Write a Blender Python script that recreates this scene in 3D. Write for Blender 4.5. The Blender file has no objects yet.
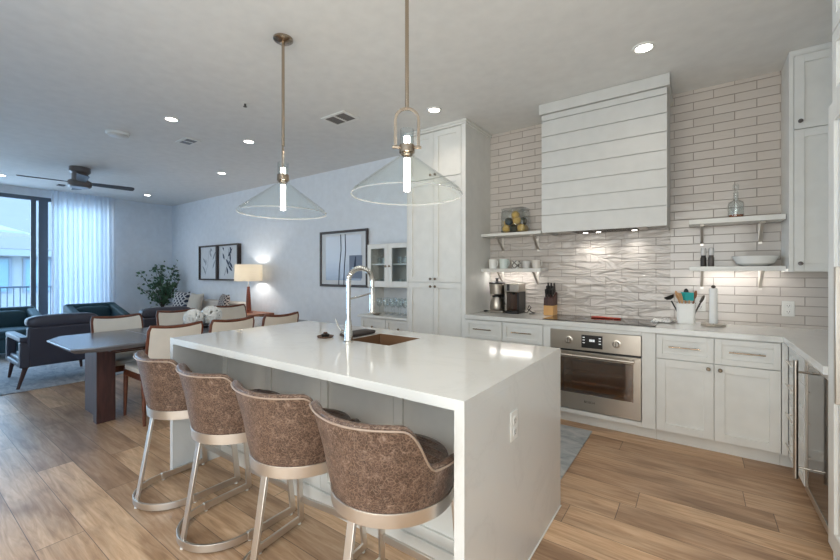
import bpy, bmesh, math, random
from math import sin, cos, pi, radians
from mathutils import Vector, Matrix, noise as mnoise
random.seed(7)
SC = bpy.context.scene
COL = SC.collection
HC = 2.985                                            # ceiling height

# ------------------------------------------------------------------ camera
cd = bpy.data.cameras.new('camera'); cam = bpy.data.objects.new('camera', cd); COL.objects.link(cam)
cam.location = (0, 0, 1.35); cam.rotation_euler = (radians(90), 0, radians(35.37))
cd.sensor_width = 36; cd.lens = 36 * 389.2 / 840; cd.shift_y = -6.9 / 840; cd.clip_start = 0.02
SC.camera = cam

# ------------------------------------------------------------------ sky, daylight, exposure
W = bpy.data.worlds.new('sky'); SC.world = W; W.use_nodes = True
wn = W.node_tree; wn.nodes.clear()
wo = wn.nodes.new('ShaderNodeOutputWorld'); wb = wn.nodes.new('ShaderNodeBackground')
# clear blue sky above the horizon, blue-grey fill added below it for the living room
tc = wn.nodes.new('ShaderNodeTexCoord'); sx = wn.nodes.new('ShaderNodeSeparateXYZ'); rp = wn.nodes.new('ShaderNodeValToRGB')
mr = wn.nodes.new('ShaderNodeMapRange'); mr.inputs[1].default_value = -1; mr.inputs[2].default_value = 1
els = rp.color_ramp.elements
els[0].position = 0; els[0].color = (.36, .52, .72, 1); els[1].position = .49; els[1].color = (.40, .58, .80, 1)
for p_, c_ in ((.51, (.50, .74, 1, 1)), (.62, (.42, .69, 1, 1)), (1, (.34, .6, 1, 1))):
    e_ = els.new(p_); e_.color = c_
wn.links.new(tc.outputs['Generated'], sx.inputs[0]); wn.links.new(sx.outputs[2], mr.inputs[0]); wn.links.new(mr.outputs[0], rp.inputs[0])
# warm tint added to the unseen -Y side, neutralising blue light in the kitchen
sd = wn.nodes.new('ShaderNodeMapRange'); sd.inputs[1].default_value = -.42; sd.inputs[2].default_value = -.72; wn.links.new(sx.outputs[1], sd.inputs[0])
mc = wn.nodes.new('ShaderNodeMix'); mc.data_type = 'RGBA'; mc.inputs[7].default_value = (.57, .54, .51, 1)
wn.links.new(sd.outputs[0], mc.inputs[0]); wn.links.new(rp.outputs[0], mc.inputs[6])
wn.links.new(mc.outputs[2], wb.inputs[0]); wb.inputs['Strength'].default_value = 9.4
wn.links.new(wb.outputs[0], wo.inputs[0])

def light(name, kind, loc, power, color=(1, .9, .78), **kw):
    l = bpy.data.lights.new(name, kind); l.energy = power; l.color = color
    o = bpy.data.objects.new(name, l); COL.objects.link(o); o.location = loc
    rot = kw.pop('rot', None)
    for k, v in kw.items():
        setattr(l, k, v)
    if rot: o.rotation_euler = rot
    return o
# sky portal over the glazed window opening
pl = light('window_portal', 'AREA', (-10.53, -.54, 1.41), 1, (1, 1, 1), shape='RECTANGLE', size=2.7, size_y=7.0, rot=(0, radians(-90), 0))
pl.data.cycles.is_portal = True
pl = light('window_portal', 'AREA', (-.66, -1.31, 1.40), 1, (1, 1, 1), shape='RECTANGLE', size=3.25, size_y=2.6, rot=(radians(90), 0, 0))  # portal over the window added behind the camera
pl.data.cycles.is_portal = True
CAN_W, CAN_C = 28, (1, .86, .71)
SC.view_settings.view_transform = 'Standard'; SC.view_settings.look = 'None'
SC.view_settings.exposure = 0.0; SC.view_settings.gamma = 1
SC.view_settings.use_curve_mapping = False
SC.cycles.max_bounces = 10; SC.cycles.diffuse_bounces = 5; SC.cycles.glossy_bounces = 4
SC.cycles.transparent_max_bounces = 24; SC.cycles.transmission_bounces = 8
SC.cycles.sample_clamp_indirect = 6; SC.cycles.caustics_reflective = False; SC.cycles.caustics_refractive = False

# ------------------------------------------------------------------ materials
def lin(c):
    return tuple(((v / 255 / 12.92) if v / 255 <= .04045 else ((v / 255 + .055) / 1.055) ** 2.4) for v in c)
def rgba(c): return (*lin(c), 1)
class Nodes:
    def __init__(s, name):
        s.m = bpy.data.materials.new(name); s.m.use_nodes = True; s.t = s.m.node_tree
        s.b = s.t.nodes['Principled BSDF']; s.out = s.t.nodes['Material Output']
    def n(s, t, **kw):
        x = s.t.nodes.new(t)
        for k, v in kw.items():
            if k in x.inputs: x.inputs[k].default_value = v
            else: setattr(x, k, v)
        return x
    def l(s, a, b): s.t.links.new(a, b)
    def math(s, op, a, b=None):
        x = s.t.nodes.new('ShaderNodeMath'); x.operation = op
        for i, v in enumerate((a, b)):
            if v is None: continue
            if isinstance(v, (int, float)): x.inputs[i].default_value = v
            else: s.l(v, x.inputs[i])
        return x.outputs[0]
    def ramp(s, fac, stops):
        r = s.t.nodes.new('ShaderNodeValToRGB')
        while len(r.color_ramp.elements) < len(stops): r.color_ramp.elements.new(.5)
        for e, (p, c) in zip(r.color_ramp.elements, stops): e.position = p; e.color = rgba(c)
        s.l(fac, r.inputs[0]); return r.outputs[0]
    def coord(s, scale=None):
        c = s.n('ShaderNodeTexCoord').outputs['Object']
        if scale:
            mp = s.n('ShaderNodeMapping'); mp.inputs['Scale'].default_value = scale
            s.l(c, mp.inputs[0]); c = mp.outputs[0]
        return c
    def noise(s, vec, scale, detail=3, rough=.5, dist=0):
        x = s.n('ShaderNodeTexNoise'); x.inputs['Scale'].default_value = scale; x.inputs['Detail'].default_value = detail
        x.inputs['Roughness'].default_value = rough; x.inputs['Distortion'].default_value = dist
        s.l(vec, x.inputs['Vector']); return x.outputs['Fac']
    def bump(s, h, strength=.3, dist=.01):
        b = s.n('ShaderNodeBump'); b.inputs['Strength'].default_value = strength; b.inputs['Distance'].default_value = dist
        s.l(h, b.inputs['Height']); s.l(b.outputs[0], s.b.inputs['Normal'])
    def mix(s, fac, a, b, blend='MIX'):
        x = s.t.nodes.new('ShaderNodeMix'); x.data_type = 'RGBA'; x.blend_type = blend
        for i, v in ((0, fac), (6, a), (7, b)):
            if isinstance(v, (int, float)): x.inputs[i].default_value = v
            elif isinstance(v, tuple): x.inputs[i].default_value = rgba(v)
            else: s.l(v, x.inputs[i])
        return x.outputs[2]
def P(name, c, rough=.5, metal=0, **kw):
    q = Nodes(name); q.b.inputs['Base Color'].default_value = rgba(c)
    q.b.inputs['Roughness'].default_value = rough; q.b.inputs['Metallic'].default_value = metal
    for k, v in kw.items(): q.b.inputs[k.replace('_', ' ')].default_value = v
    # faint procedural variation
    v = q.noise(q.coord(), 9, 2)
    q.l(q.mix(v, tuple(max(0, x * .96) for x in c), tuple(min(255, x * 1.03) for x in c)), q.b.inputs['Base Color'])
    return q.m
def EM(name, c, strength):
    q = Nodes(name); q.b.inputs['Base Color'].default_value = rgba((240, 238, 230))
    q.b.inputs['Emission Color'].default_value = (*c, 1); q.b.inputs['Emission Strength'].default_value = strength
    return q.m
def glass(name, tint=(250, 252, 252), boost=1.0, rough=.02):
    q = Nodes(name); q.t.nodes.remove(q.b)
    tr = q.n('ShaderNodeBsdfTransparent'); tr.inputs[0].default_value = rgba(tint)
    gl = q.n('ShaderNodeBsdfGlossy'); gl.inputs['Roughness'].default_value = rough
    lw = q.n('ShaderNodeLayerWeight'); lw.inputs['Blend'].default_value = .5
    f = q.math('MULTIPLY', q.math('POWER', lw.outputs['Facing'], 5), boost * .7)
    f = q.math('MINIMUM', q.math('ADD', f, .025 * boost), 1.0)
    mx = q.n('ShaderNodeMixShader'); q.l(f, mx.inputs[0]); q.l(tr.outputs[0], mx.inputs[1]); q.l(gl.outputs[0], mx.inputs[2])
    q.l(mx.outputs[0], q.out.inputs[0]); return q.m

M = {}
M['wall'] = P('wall_paint', (226, 231, 237), .8)
M['ceiling'] = P('ceiling_paint', (226, 225, 222), .85)
M['cab'] = P('painted_cabinet', (224, 223, 218), .38)
M['cabin'] = P('cabinet_interior', (186, 178, 166), .5)
M['hood'] = P('painted_shiplap', (202, 201, 197), .5)
M['nickel'] = P('brushed_nickel', (222, 216, 208), .36, 1)
M['warmnickel'] = P('warm_polished_nickel', (176, 160, 142), .22, 1)
M['knobmetal'] = P('aged_nickel', (136, 122, 106), .3, 1)
M['chrome'] = P('chrome', (214, 212, 208), .12, 1)
M['steel'] = P('stainless_steel', (188, 180, 170), .3, 1)
M['darksteel'] = P('dark_steel', (92, 86, 80), .35, 1)
M['black'] = P('black_plastic', (24, 22, 21), .35)
M['darkgap'] = P('dark_gap', (40, 38, 36), .7)
M['white'] = P('white_ceramic', (232, 231, 227), .2)
M['plastic'] = P('white_plastic', (226, 225, 220), .35)
M['blackglass'] = P('black_ceramic_glass', (38, 32, 28), .05)
M['cream'] = P('cream_upholstery', (224, 215, 202), .85)
M['canvas'] = P('pale_canvas', (196, 188, 176), .85)
M['sofa'] = P('sofa_fabric', (200, 192, 184), .9)
M['navy'] = P('charcoal_leather', (58, 58, 70), .45)
M['teal'] = P('teal_fabric', (44, 74, 84), .7)
M['frame'] = P('window_frame_metal', (92, 102, 114), .45, .2)
M['picframe'] = P('dark_wood_frame', (52, 40, 36), .5)
M['paper'] = P('paper', (214, 218, 222), .8)
M['ink'] = P('ink', (52, 66, 88), .8)
M['inkpale'] = P('pale_ink', (150, 158, 164), .8)
M['fanwood'] = P('grey_wood', (74, 72, 74), .5)
M['pewter'] = P('pewter', (120, 112, 108), .35, .8)
M['lemon'] = P('yellow_fruit', (212, 172, 84), .5)
M['olive'] = P('dark_green_fruit', (46, 46, 18), .5)
M['tealplastic'] = P('teal_silicone', (24, 160, 160), .45)
M['beech'] = P('beech_wood', (206, 158, 98), .5)
M['woodlight'] = P('light_wood', (196, 150, 104), .6)
M['red'] = P('red_silicone', (176, 54, 30), .45)
M['amber'] = P('amber_liquid', (150, 72, 20), .15)
M['stucco'] = P('neighbour_wall', (112, 120, 124), .85)
M['shingle'] = P('roof_shingle', (104, 102, 100), .9)
M['deck'] = P('deck_concrete', (160, 162, 164), .9)
M['leaf'] = P('leaf_green', (74, 104, 76), .45)
M['stem'] = P('stem_brown', (74, 58, 44), .8)
M['clear'] = glass('clear_glass', (253, 254, 253), boost=.8, rough=.05)
M['pane'] = glass('window_glass', (246, 250, 251), .4)
M['thin'] = glass('thin_glassware', boost=2.4)
M['ovenglass'] = glass('oven_door_glass', (214, 182, 144), 8, .07)
M['coolglass'] = P('reflective_cooler_glass', (44, 38, 33), .08, .3)
M['bulb'] = EM('lit_tube_bulb', (1, .95, .86), 14)
M['lens'] = EM('lit_downlight_lens', (1, .95, .86), 14)
M['strip'] = EM('led_strip', (1, .97, .93), 16)
M['digits'] = EM('lit_digits', (.75, .85, 1), .35)

def wood(name, c1, c2, c3, scale=(1, 14, 14), rough=.4):
    q = Nodes(name); v = q.coord(scale)
    f = q.noise(v, 3.5, 5, .6, .6)
    q.l(q.ramp(f, [(.25, c1), (.5, c2), (.78, c3)]), q.b.inputs['Base Color'])
    q.b.inputs['Roughness'].default_value = rough; q.bump(f, .08, .004); return q.m
M['walnut'] = wood('dark_walnut', (46, 24, 20), (68, 38, 32), (86, 50, 42), (9, 9, 1), .55)
M['chairwood'] = wood('chair_walnut', (74, 38, 24), (104, 56, 36), (128, 74, 48), (6, 6, 6))
M['lampwood'] = wood('lamp_wood', (104, 44, 24), (134, 62, 36), (150, 78, 46), (8, 8, 1))
M['tablewood'] = wood('side_table_wood', (120, 70, 44), (146, 92, 60), (160, 104, 70), (2, 9, 9))

def mk_floor():
    q = Nodes('oak_plank_floor'); c = q.coord()
    sp = q.n('ShaderNodeSeparateXYZ'); q.l(c, sp.inputs[0]); x, y = sp.outputs[0], sp.outputs[1]
    r = q.math('DIVIDE', y, .19); row = q.math('FLOOR', r); fr = q.math('FRACT', r)
    wn1 = q.n('ShaderNodeTexWhiteNoise', noise_dimensions='1D'); q.l(row, wn1.inputs['W'])
    xs = q.math('DIVIDE', q.math('ADD', x, q.math('MULTIPLY', wn1.outputs[0], 7.3)), 1.7)
    pid = q.math('FLOOR', xs); fx = q.math('FRACT', xs)
    cb = q.n('ShaderNodeCombineXYZ'); q.l(row, cb.inputs[0]); q.l(pid, cb.inputs[1])
    wn2 = q.n('ShaderNodeTexWhiteNoise', noise_dimensions='3D'); q.l(cb.outputs[0], wn2.inputs['Vector'])
    # grain, shifted per plank
    off = q.n('ShaderNodeVectorMath', operation='MULTIPLY_ADD'); q.l(wn2.outputs['Color'], off.inputs[0])
    off.inputs[1].default_value = (9, 9, 9); q.l(c, off.inputs[2])
    mp = q.n('ShaderNodeMapping'); mp.inputs['Scale'].default_value = (1.3, 15, 1); q.l(off.outputs[0], mp.inputs[0])
    g = q.noise(mp.outputs[0], 2.2, 6, .62, 1.2)
    mp2 = q.n('ShaderNodeMapping'); mp2.inputs['Scale'].default_value = (1.0, 4, 1); q.l(off.outputs[0], mp2.inputs[0])
    g2 = q.noise(mp2.outputs[0], 1.6, 3, .5, .6)
    col = q.ramp(g, [(.2, (160, 124, 96)), (.42, (206, 168, 132)), (.6, (226, 192, 158)), (.85, (242, 216, 184))])
    tone = q.ramp(wn2.outputs[0], [(0, (204, 196, 190)), (.5, (234, 230, 225)), (1, (255, 252, 246))])
    col = q.mix(1.0, col, tone, 'MULTIPLY')
    dk = q.ramp(g2, [(.3, (184, 174, 166)), (.55, (255, 255, 255))])
    col = q.mix(.8, col, dk, 'MULTIPLY')
    gap = q.math('MAXIMUM', q.math('LESS_THAN', fr, .016), q.math('LESS_THAN', fx, .0022))
    col = q.mix(q.math('MULTIPLY', gap, .75), col, (40, 28, 20))
    q.l(col, q.b.inputs['Base Color'])
    q.b.inputs['Roughness'].default_value = .4; q.b.inputs['Specular IOR Level'].default_value = .65
    h = q.math('SUBTRACT', q.math('MULTIPLY', g, .35), gap); q.bump(h, .22, .004); return q.m
M['floor'] = mk_floor()

def mk_tile():
    q = Nodes('glazed_subway_tile'); c = q.coord()
    sp = q.n('ShaderNodeSeparateXYZ'); q.l(c, sp.inputs[0]); x, z = sp.outputs[0], sp.outputs[2]
    cb = q.n('ShaderNodeCombineXYZ'); q.l(q.math('ADD', x, 2.87 - .271), cb.inputs[0]); q.l(q.math('ADD', z, -.0149), cb.inputs[1])
    br = q.n('ShaderNodeTexBrick'); br.offset = .5; br.squash = 1
    for k, v in {'Scale': 1, 'Mortar Size': .0028, 'Mortar Smooth': .2, 'Brick Width': .287, 'Row Height': .0745, 'Bias': 0}.items(): br.inputs[k].default_value = v
    br.inputs['Color1'].default_value = rgba((207, 199, 192)); br.inputs['Color2'].default_value = rgba((198, 190, 183)); br.inputs['Mortar'].default_value = rgba((156, 146, 137))
    q.l(cb.outputs[0], br.inputs['Vector']); q.l(br.outputs['Color'], q.b.inputs['Base Color'])
    mortar = br.outputs['Fac']
    q.l(q.math('ADD', q.math('MULTIPLY', mortar, .5), .13), q.b.inputs['Roughness'])
    # hand-made wavy relief, strongest behind the cooktop
    mp = q.n('ShaderNodeMapping'); mp.inputs['Scale'].default_value = (3.6, 1, 11); mp.inputs['Rotation'].default_value = (0, radians(12), 0); q.l(c, mp.inputs[0])
    wv = q.noise(mp.outputs[0], 1.0, 2, .45, 1.5)
    fine = q.noise(c, 14, 2)
    inx = q.math('MULTIPLY', q.math('LESS_THAN', x, .24), q.math('LESS_THAN', z, .925))
    amp = q.math('ADD', q.math('MULTIPLY', inx, 1.05), .06)
    h = q.math('ADD', q.math('MULTIPLY', wv, amp), q.math('MULTIPLY', fine, .04))
    h = q.math('SUBTRACT', h, q.math('MULTIPLY', mortar, .18))
    q.bump(h, .85, .035); return q.m
M['tile'] = mk_tile()

def mk_quartz():
    q = Nodes('white_quartz'); c = q.coord()
    n1 = q.noise(c, 1.4, 6, .6, 1.8)
    d = q.math('ABSOLUTE', q.math('SUBTRACT', n1, .5))
    q.l(q.ramp(d, [(0, (210, 209, 205)), (.012, (213, 212, 208)), (.05, (215, 214, 210))]), q.b.inputs['Base Color'])
    q.b.inputs['Roughness'].default_value = .09; return q.m
M['quartz'] = mk_quartz()

def mk_leather():
    q = Nodes('distressed_brown_leather'); c = q.coord()
    n1 = q.noise(c, 34, 6, .72, 1.2); n2 = q.noise(c, 5, 3, .5)
    vo = q.n('ShaderNodeTexVoronoi', feature='DISTANCE_TO_EDGE'); vo.inputs['Scale'].default_value = 88
    wv = q.n('ShaderNodeVectorMath', operation='MULTIPLY_ADD'); nz = q.n('ShaderNodeTexNoise'); nz.inputs['Scale'].default_value = 14; q.l(c, nz.inputs['Vector'])
    q.l(nz.outputs['Color'], wv.inputs[0]); wv.inputs[1].default_value = (.06, .06, .06); q.l(c, wv.inputs[2]); q.l(wv.outputs[0], vo.inputs['Vector'])
    crack = q.math('LESS_THAN', vo.outputs['Distance'], .05)
    base = q.ramp(n1, [(.34, (44, 31, 25)), (.47, (76, 57, 47)), (.58, (106, 84, 72)), (.72, (166, 146, 132))])
    base = q.mix(q.math('MULTIPLY', crack, .42), base, (172, 150, 132))
    base = q.mix(q.math('MULTIPLY', n2, .3), base, (98, 70, 54))
    q.l(base, q.b.inputs['Base Color']); q.b.inputs['Roughness'].default_value = .36
    q.bump(q.math('SUBTRACT', n1, q.math('MULTIPLY', crack, .3)), .25, .004); return q.m
M['leather'] = mk_leather()
M['leathertrim'] = P('worn_leather_trim', (158, 138, 122), .4)

def mk_rug(name, c1, c2, c3, scale):
    q = Nodes(name); c = q.coord((1, 2.2, 1))
    n1 = q.noise(c, scale, 6, .68, .8); n2 = q.noise(c, 160, 2)
    q.l(q.ramp(n1, [(.3, c1), (.5, c2), (.7, c3)]), q.b.inputs['Base Color'])
    q.b.inputs['Roughness'].default_value = .95; q.bump(n2, .5, .004); return q.m
M['rugk'] = mk_rug('runner_weave', (136, 142, 146), (172, 175, 176), (200, 198, 194), 5)
M['rugl'] = mk_rug('rug_weave', (126, 134, 144), (164, 168, 174), (188, 188, 190), 7)

def mk_marble():
    q = Nodes('grey_table_stone'); c = q.coord()
    n = q.noise(c, 3, 6, .6, 1.2)
    q.l(q.ramp(n, [(.3, (92, 92, 97)), (.6, (112, 112, 116)), (.8, (128, 128, 131))]), q.b.inputs['Base Color'])
    q.b.inputs['Roughness'].default_value = .24; return q.m
M['stone'] = mk_marble()

def mk_curtain():
    q = Nodes('sheer_curtain'); q.t.nodes.remove(q.b)
    a = q.n('ShaderNodeBsdfDiffuse'); a.inputs[0].default_value = rgba((226, 230, 236))
    b = q.n('ShaderNodeBsdfTranslucent'); b.inputs[0].default_value = rgba((226, 230, 236))
    n = q.noise(q.coord((40, 40, 1)), 8, 2); m = q.n('ShaderNodeMixShader')
    q.l(q.math('ADD', q.math('MULTIPLY', n, .1), .4), m.inputs[0]); q.l(a.outputs[0], m.inputs[1]); q.l(b.outputs[0], m.inputs[2]); q.l(m.outputs[0], q.out.inputs[0]); return q.m
M['curtain'] = mk_curtain()
def mk_shade():
    q = Nodes('linen_lamp_shade'); q.t.nodes.remove(q.b)
    a = q.n('ShaderNodeBsdfDiffuse'); a.inputs[0].default_value = rgba((238, 234, 226))
    b = q.n('ShaderNodeBsdfTranslucent'); b.inputs[0].default_value = rgba((242, 236, 224))
    n = q.noise(q.coord(), 90, 2); m = q.n('ShaderNodeMixShader')
    q.l(q.math('ADD', q.math('MULTIPLY', n, .1), .66), m.inputs[0]); q.l(a.outputs[0], m.inputs[1]); q.l(b.outputs[0], m.inputs[2]); q.l(m.outputs[0], q.out.inputs[0]); return q.m
M['shade'] = mk_shade()
def mk_pattern(name, c1, c2, s):
    q = Nodes(name); v = q.n('ShaderNodeTexCoord').outputs['Object']
    mp = q.n('ShaderNodeMapping'); mp.inputs['Rotation'].default_value = (0, radians(45), 0); q.l(v, mp.inputs[0])
    sp = q.n('ShaderNodeSeparateXYZ'); q.l(mp.outputs[0], sp.inputs[0])
    a = q.math('PINGPONG', sp.outputs[0], s); b = q.math('PINGPONG', sp.outputs[2], s)
    f = q.math('LESS_THAN', q.math('MINIMUM', a, b), s * .3)
    q.l(q.mix(f, c1, c2), q.b.inputs['Base Color']); q.b.inputs['Roughness'].default_value = .9; return q.m
M['lattice'] = mk_pattern('lattice_fabric', (52, 58, 74), (196, 196, 196), .035)
M['zigzag'] = mk_pattern('dark_pattern_fabric', (56, 52, 56), (176, 168, 162), .022)
M['cupmat'] = mk_pattern('patterned_cup_glaze', (218, 216, 210), (120, 116, 112), .022)
def mk_towel():
    q = Nodes('printed_tea_towel'); n = q.noise(q.coord(), 34, 2)
    q.l(q.ramp(n, [(.5, (226, 225, 221)), (.6, (150, 148, 146)), (.64, (226, 225, 221))]), q.b.inputs['Base Color']); q.b.inputs['Roughness'].default_value = .9; return q.m
M['towel'] = mk_towel()
def mk_art():
    q = Nodes('pale_blue_print'); c = q.coord(); sp = q.n('ShaderNodeSeparateXYZ'); q.l(c, sp.inputs[0])
    n = q.noise(q.coord((1, 1, 6)), 4, 4)
    f = q.math('ADD', q.math('MULTIPLY', sp.outputs[2], 1.3), q.math('MULTIPLY', n, .12))
    q.l(q.ramp(f, [(.05, (110, 130, 160)), (.3, (160, 178, 204)), (.6, (190, 202, 218)), (1, (204, 212, 224))]), q.b.inputs['Base Color']); q.b.inputs['Roughness'].default_value = .3; return q.m
M['art'] = mk_art()

# ------------------------------------------------------------------ geometry helpers
ORG = {}
class MB:
    def __init__(s, m=None): s.bm = bmesh.new(); s.m = m or Matrix.Identity(4)
    def v(s, p): return s.bm.verts.new(s.m @ Vector(p))
    def f(s, vs):
        try: return s.bm.faces.new(vs)
        except ValueError: return None
    def box(s, x0, y0, z0, x1, y1, z1):
        c = [s.v(p) for p in ((x0, y0, z0), (x1, y0, z0), (x1, y1, z0), (x0, y1, z0), (x0, y0, z1), (x1, y0, z1), (x1, y1, z1), (x0, y1, z1))]
        for q in ((3, 2, 1, 0), (4, 5, 6, 7), (0, 1, 5, 4), (1, 2, 6, 5), (2, 3, 7, 6), (3, 0, 4, 7)): s.f([c[i] for i in q])
        return s
    def rings(s, R, caps=(True, True), closed=False):
        V = [[s.v(p) for p in r] for r in R]; n = len(V[0])
        rng = range(len(V)) if closed else range(len(V) - 1)
        for i in rng:
            a, b = V[i], V[(i + 1) % len(V)]
            for j in range(n): s.f([a[j], a[(j + 1) % n], b[(j + 1) % n], b[j]])
        if not closed:
            if caps[0]: s.f(V[0][::-1])
            if caps[1]: s.f(V[-1])
        return s
    def tube(s, pts, r, n=12, closed=False, sect=None, up=None, caps=True):
        pts = [Vector(p) for p in pts]; R = []; prev = None; N = len(pts)
        for i, p in enumerate(pts):
            if closed: t = (pts[(i + 1) % N] - pts[i - 1]).normalized()
            else: t = ((pts[min(i + 1, N - 1)] - pts[max(i - 1, 0)])).normalized()
            if up is not None: u = (Vector(up) - t * t.dot(Vector(up))).normalized()
            elif prev is None:
                a = Vector((0, 0, 1)) if abs(t.z) < .9 else Vector((1, 0, 0)); u = (a - t * t.dot(a)).normalized()
            else: u = (prev - t * t.dot(prev)).normalized()
            prev = u; w = t.cross(u)
            rr = r[i] if isinstance(r, (list, tuple)) else r
            if sect: ring = [p + w * a + u * b for a, b in sect]
            else: ring = [p + (w * cos(2 * pi * k / n) + u * sin(2 * pi * k / n)) * rr for k in range(n)]
            R.append(ring)
        return s.rings(R, (caps, caps), closed)
    def bar(s, p0, p1, w, t, up=(0, 1, 0)):
        return s.tube([p0, p1], 0, sect=[(-w / 2, -t / 2), (w / 2, -t / 2), (w / 2, t / 2), (-w / 2, t / 2)], up=up)
    def cyl(s, p0, p1, r0, r1=None, n=24): return s.tube([p0, p1], [r0, r0 if r1 is None else r1], n)
    def lathe(s, prof, cx=0, cy=0, cz=0, n=40, caps=(True, True)):
        return s.rings([[(cx + r * cos(2 * pi * k / n), cy + r * sin(2 * pi * k / n), cz + z) for k in range(n)] for r, z in prof], caps)
    def prism(s, poly, z0, z1):
        return s.rings([[(x, y, z0) for x, y in poly], [(x, y, z1) for x, y in poly]])
    def ball(s, c, r, sx=1, sy=1, sz=1, n=16):
        pr = [(max(1e-4, sin(pi * i / n * 1.0)), -cos(pi * i / n)) for i in range(n + 1)]
        return s.rings([[(c[0] + a * r * sx * cos(2 * pi * k / (2 * n)), c[1] + a * r * sy * sin(2 * pi * k / (2 * n)), c[2] + b * r * sz) for k in range(2 * n)] for a, b in pr])
    def grid(s, pts, thick=0):
        V = [[s.v(p) for p in r] for r in pts]
        for i in range(len(V) - 1):
            for j in range(len(V[0]) - 1): s.f([V[i][j], V[i + 1][j], V[i + 1][j + 1], V[i][j + 1]])
        return s
    def cushion(s, x0, y0, z0, x1, y1, z1, p=3.2, n=14):
        cx, cy, cz = (x0 + x1) / 2, (y0 + y1) / 2, (z0 + z1) / 2; a, b, c = (x1 - x0) / 2, (y1 - y0) / 2, (z1 - z0) / 2
        def sp(v, e): return math.copysign(abs(v) ** (2 / e), v)
        R = []
        for i in range(n + 1):
            f = -pi / 2 + pi * i / n; R.append([(cx + a * max(1e-3, sp(cos(f), p)) * sp(cos(2 * pi * k / 32), p + 2), cy + b * max(1e-3, sp(cos(f), p)) * sp(sin(2 * pi * k / 32), p + 2), cz + c * sp(sin(f), p)) for k in range(32)])
        return s.rings(R)
    def build(s, name, mat, parent=None, smooth=True, bevel=0, seg=2, angle=35, solid=0):
        bmesh.ops.recalc_face_normals(s.bm, faces=s.bm.faces)
        if parent is not None: org = ORG[parent.name]
        else:
            xs = [v.co for v in s.bm.verts]
            org = Vector(((min(c.x for c in xs) + max(c.x for c in xs)) / 2, (min(c.y for c in xs) + max(c.y for c in xs)) / 2, min(c.z for c in xs)))
        bmesh.ops.translate(s.bm, verts=s.bm.verts, vec=-org)
        me = bpy.data.meshes.new(name); s.bm.to_mesh(me); s.bm.free()
        me.materials.append(M[mat] if isinstance(mat, str) else mat)
        o = bpy.data.objects.new(name, me); COL.objects.link(o)
        if parent is not None: o.parent = parent
        else: o.location = org
        ORG[o.name] = org
        if smooth:
            for p in me.polygons: p.use_smooth = True
            me.set_sharp_from_angle(angle=radians(angle))
        if solid: m = o.modifiers.new('solid', 'SOLIDIFY'); m.thickness = solid; m.offset = 0
        if bevel:
            b = o.modifiers.new('bevel', 'BEVEL'); b.width = bevel; b.segments = seg; b.limit_method = 'ANGLE'; b.angle_limit = radians(40); b.harden_normals = False
        return o
def tag(o, label, cat, group=None, kind=None):
    o['label'] = label; o['category'] = cat
    if group: o['group'] = group
    if kind: o['kind'] = kind
    return o
def thing(name, label, cat, loc=(0, 0, 0), group=None):
    o = bpy.data.objects.new(name, None); COL.objects.link(o); o.location = loc; o.empty_display_size = .1
    ORG[o.name] = Vector(loc); return tag(o, label, cat, group)
def structure(o): o['kind'] = 'structure'; return o
def lab(o, t): o['label'] = t; return o
def dup(root, loc, rz, label):
    r = root.copy(); COL.objects.link(r); r.location = loc; r.rotation_euler = (0, 0, rz); r['label'] = label
    ORG[r.name] = Vector(loc)
    for ch in list(root.children):
        c = ch.copy(); COL.objects.link(c); c.parent = r
        for g in list(ch.children):
            d = g.copy(); COL.objects.link(d); d.parent = c
    return r
def T(x, y, z, rz=0): return Matrix.Translation((x, y, z)) @ Matrix.Rotation(rz, 4, 'Z')
FX = -pi / 2                                          # turns a -Y facing front to face -X
def shaker(m, w, h, st=.06, t=.02, rec=.013):
    b = MB(m)
    b.box(0, 0, 0, st, t, h); b.box(w - st, 0, 0, w, t, h); b.box(st, 0, 0, w - st, t, st); b.box(st, 0, h - st, w - st, t, h)
    b.box(st - .001, rec, st - .001, w - st + .001, t, h - st + .001); return b
def pull(m, L, off=.03, r=.0055):
    b = MB(m); b.cyl((-L / 2, -off, 0), (L / 2, -off, 0), r, n=12)
    for s in (-1, 1): b.cyl((s * L * .36, 0, 0), (s * L * .36, -off, 0), r * .85, n=10)
    return b
def knob(m, r=.014):
    b = MB(m @ Matrix.Rotation(pi / 2, 4, 'X')); b.lathe([(.006, 0), (.005, .012), (r, .016), (r, .024), (r * .6, .029)], n=18); return b

# ------------------------------------------------------------------ the room
X0, X1, Y0, Y1 = -10.44, 1.13, -1.25, 4.25
YL, XS = -4.1, -3.5                                   # living room and its glazing lengthened out of view to let in more daylight
MB_F = MB().prism([(X0 - .1, YL - .1), (XS, YL - .1), (XS, Y0 - .1), (X1 + .1, Y0 - .1), (X1 + .1, Y1 + .1), (X0 - .1, Y1 + .1)], -.12, 0)
structure(MB_F.build('floor', 'floor', smooth=False))
structure(MB().prism([(X0 - .1, YL - .1), (XS, YL - .1), (XS, Y0 - .5), (X1 + .1, Y0 - .5), (X1 + .1, Y1 + .1), (X0 - .1, Y1 + .1)], HC, HC + .12).build('ceiling', 'ceiling', smooth=False))  # unseen kitchen overhang limits sky light through the added window
structure(MB().box(X0 - .1, Y1 + .012, 0, X1 + .1, Y1 + .13, HC).build('wall_back', 'wall', smooth=False))
bk = MB().box(-3.0, Y1 + .012, 0, X0, Y1, HC); bk.build('wall_back_plaster', 'wall', smooth=False)['kind'] = 'structure'
tw = MB(); tw.box(-2.0, Y1, .85, X1, Y1 + .011, HC)
tl = tw.build('wall_tiled', 'tile', smooth=False); structure(tl)
structure(MB().box(X1, Y0, 0, X1 + .1, Y1 + .012, HC).build('wall_right', 'cab', smooth=False))
wa, wb_ = -2.3, .98
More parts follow.
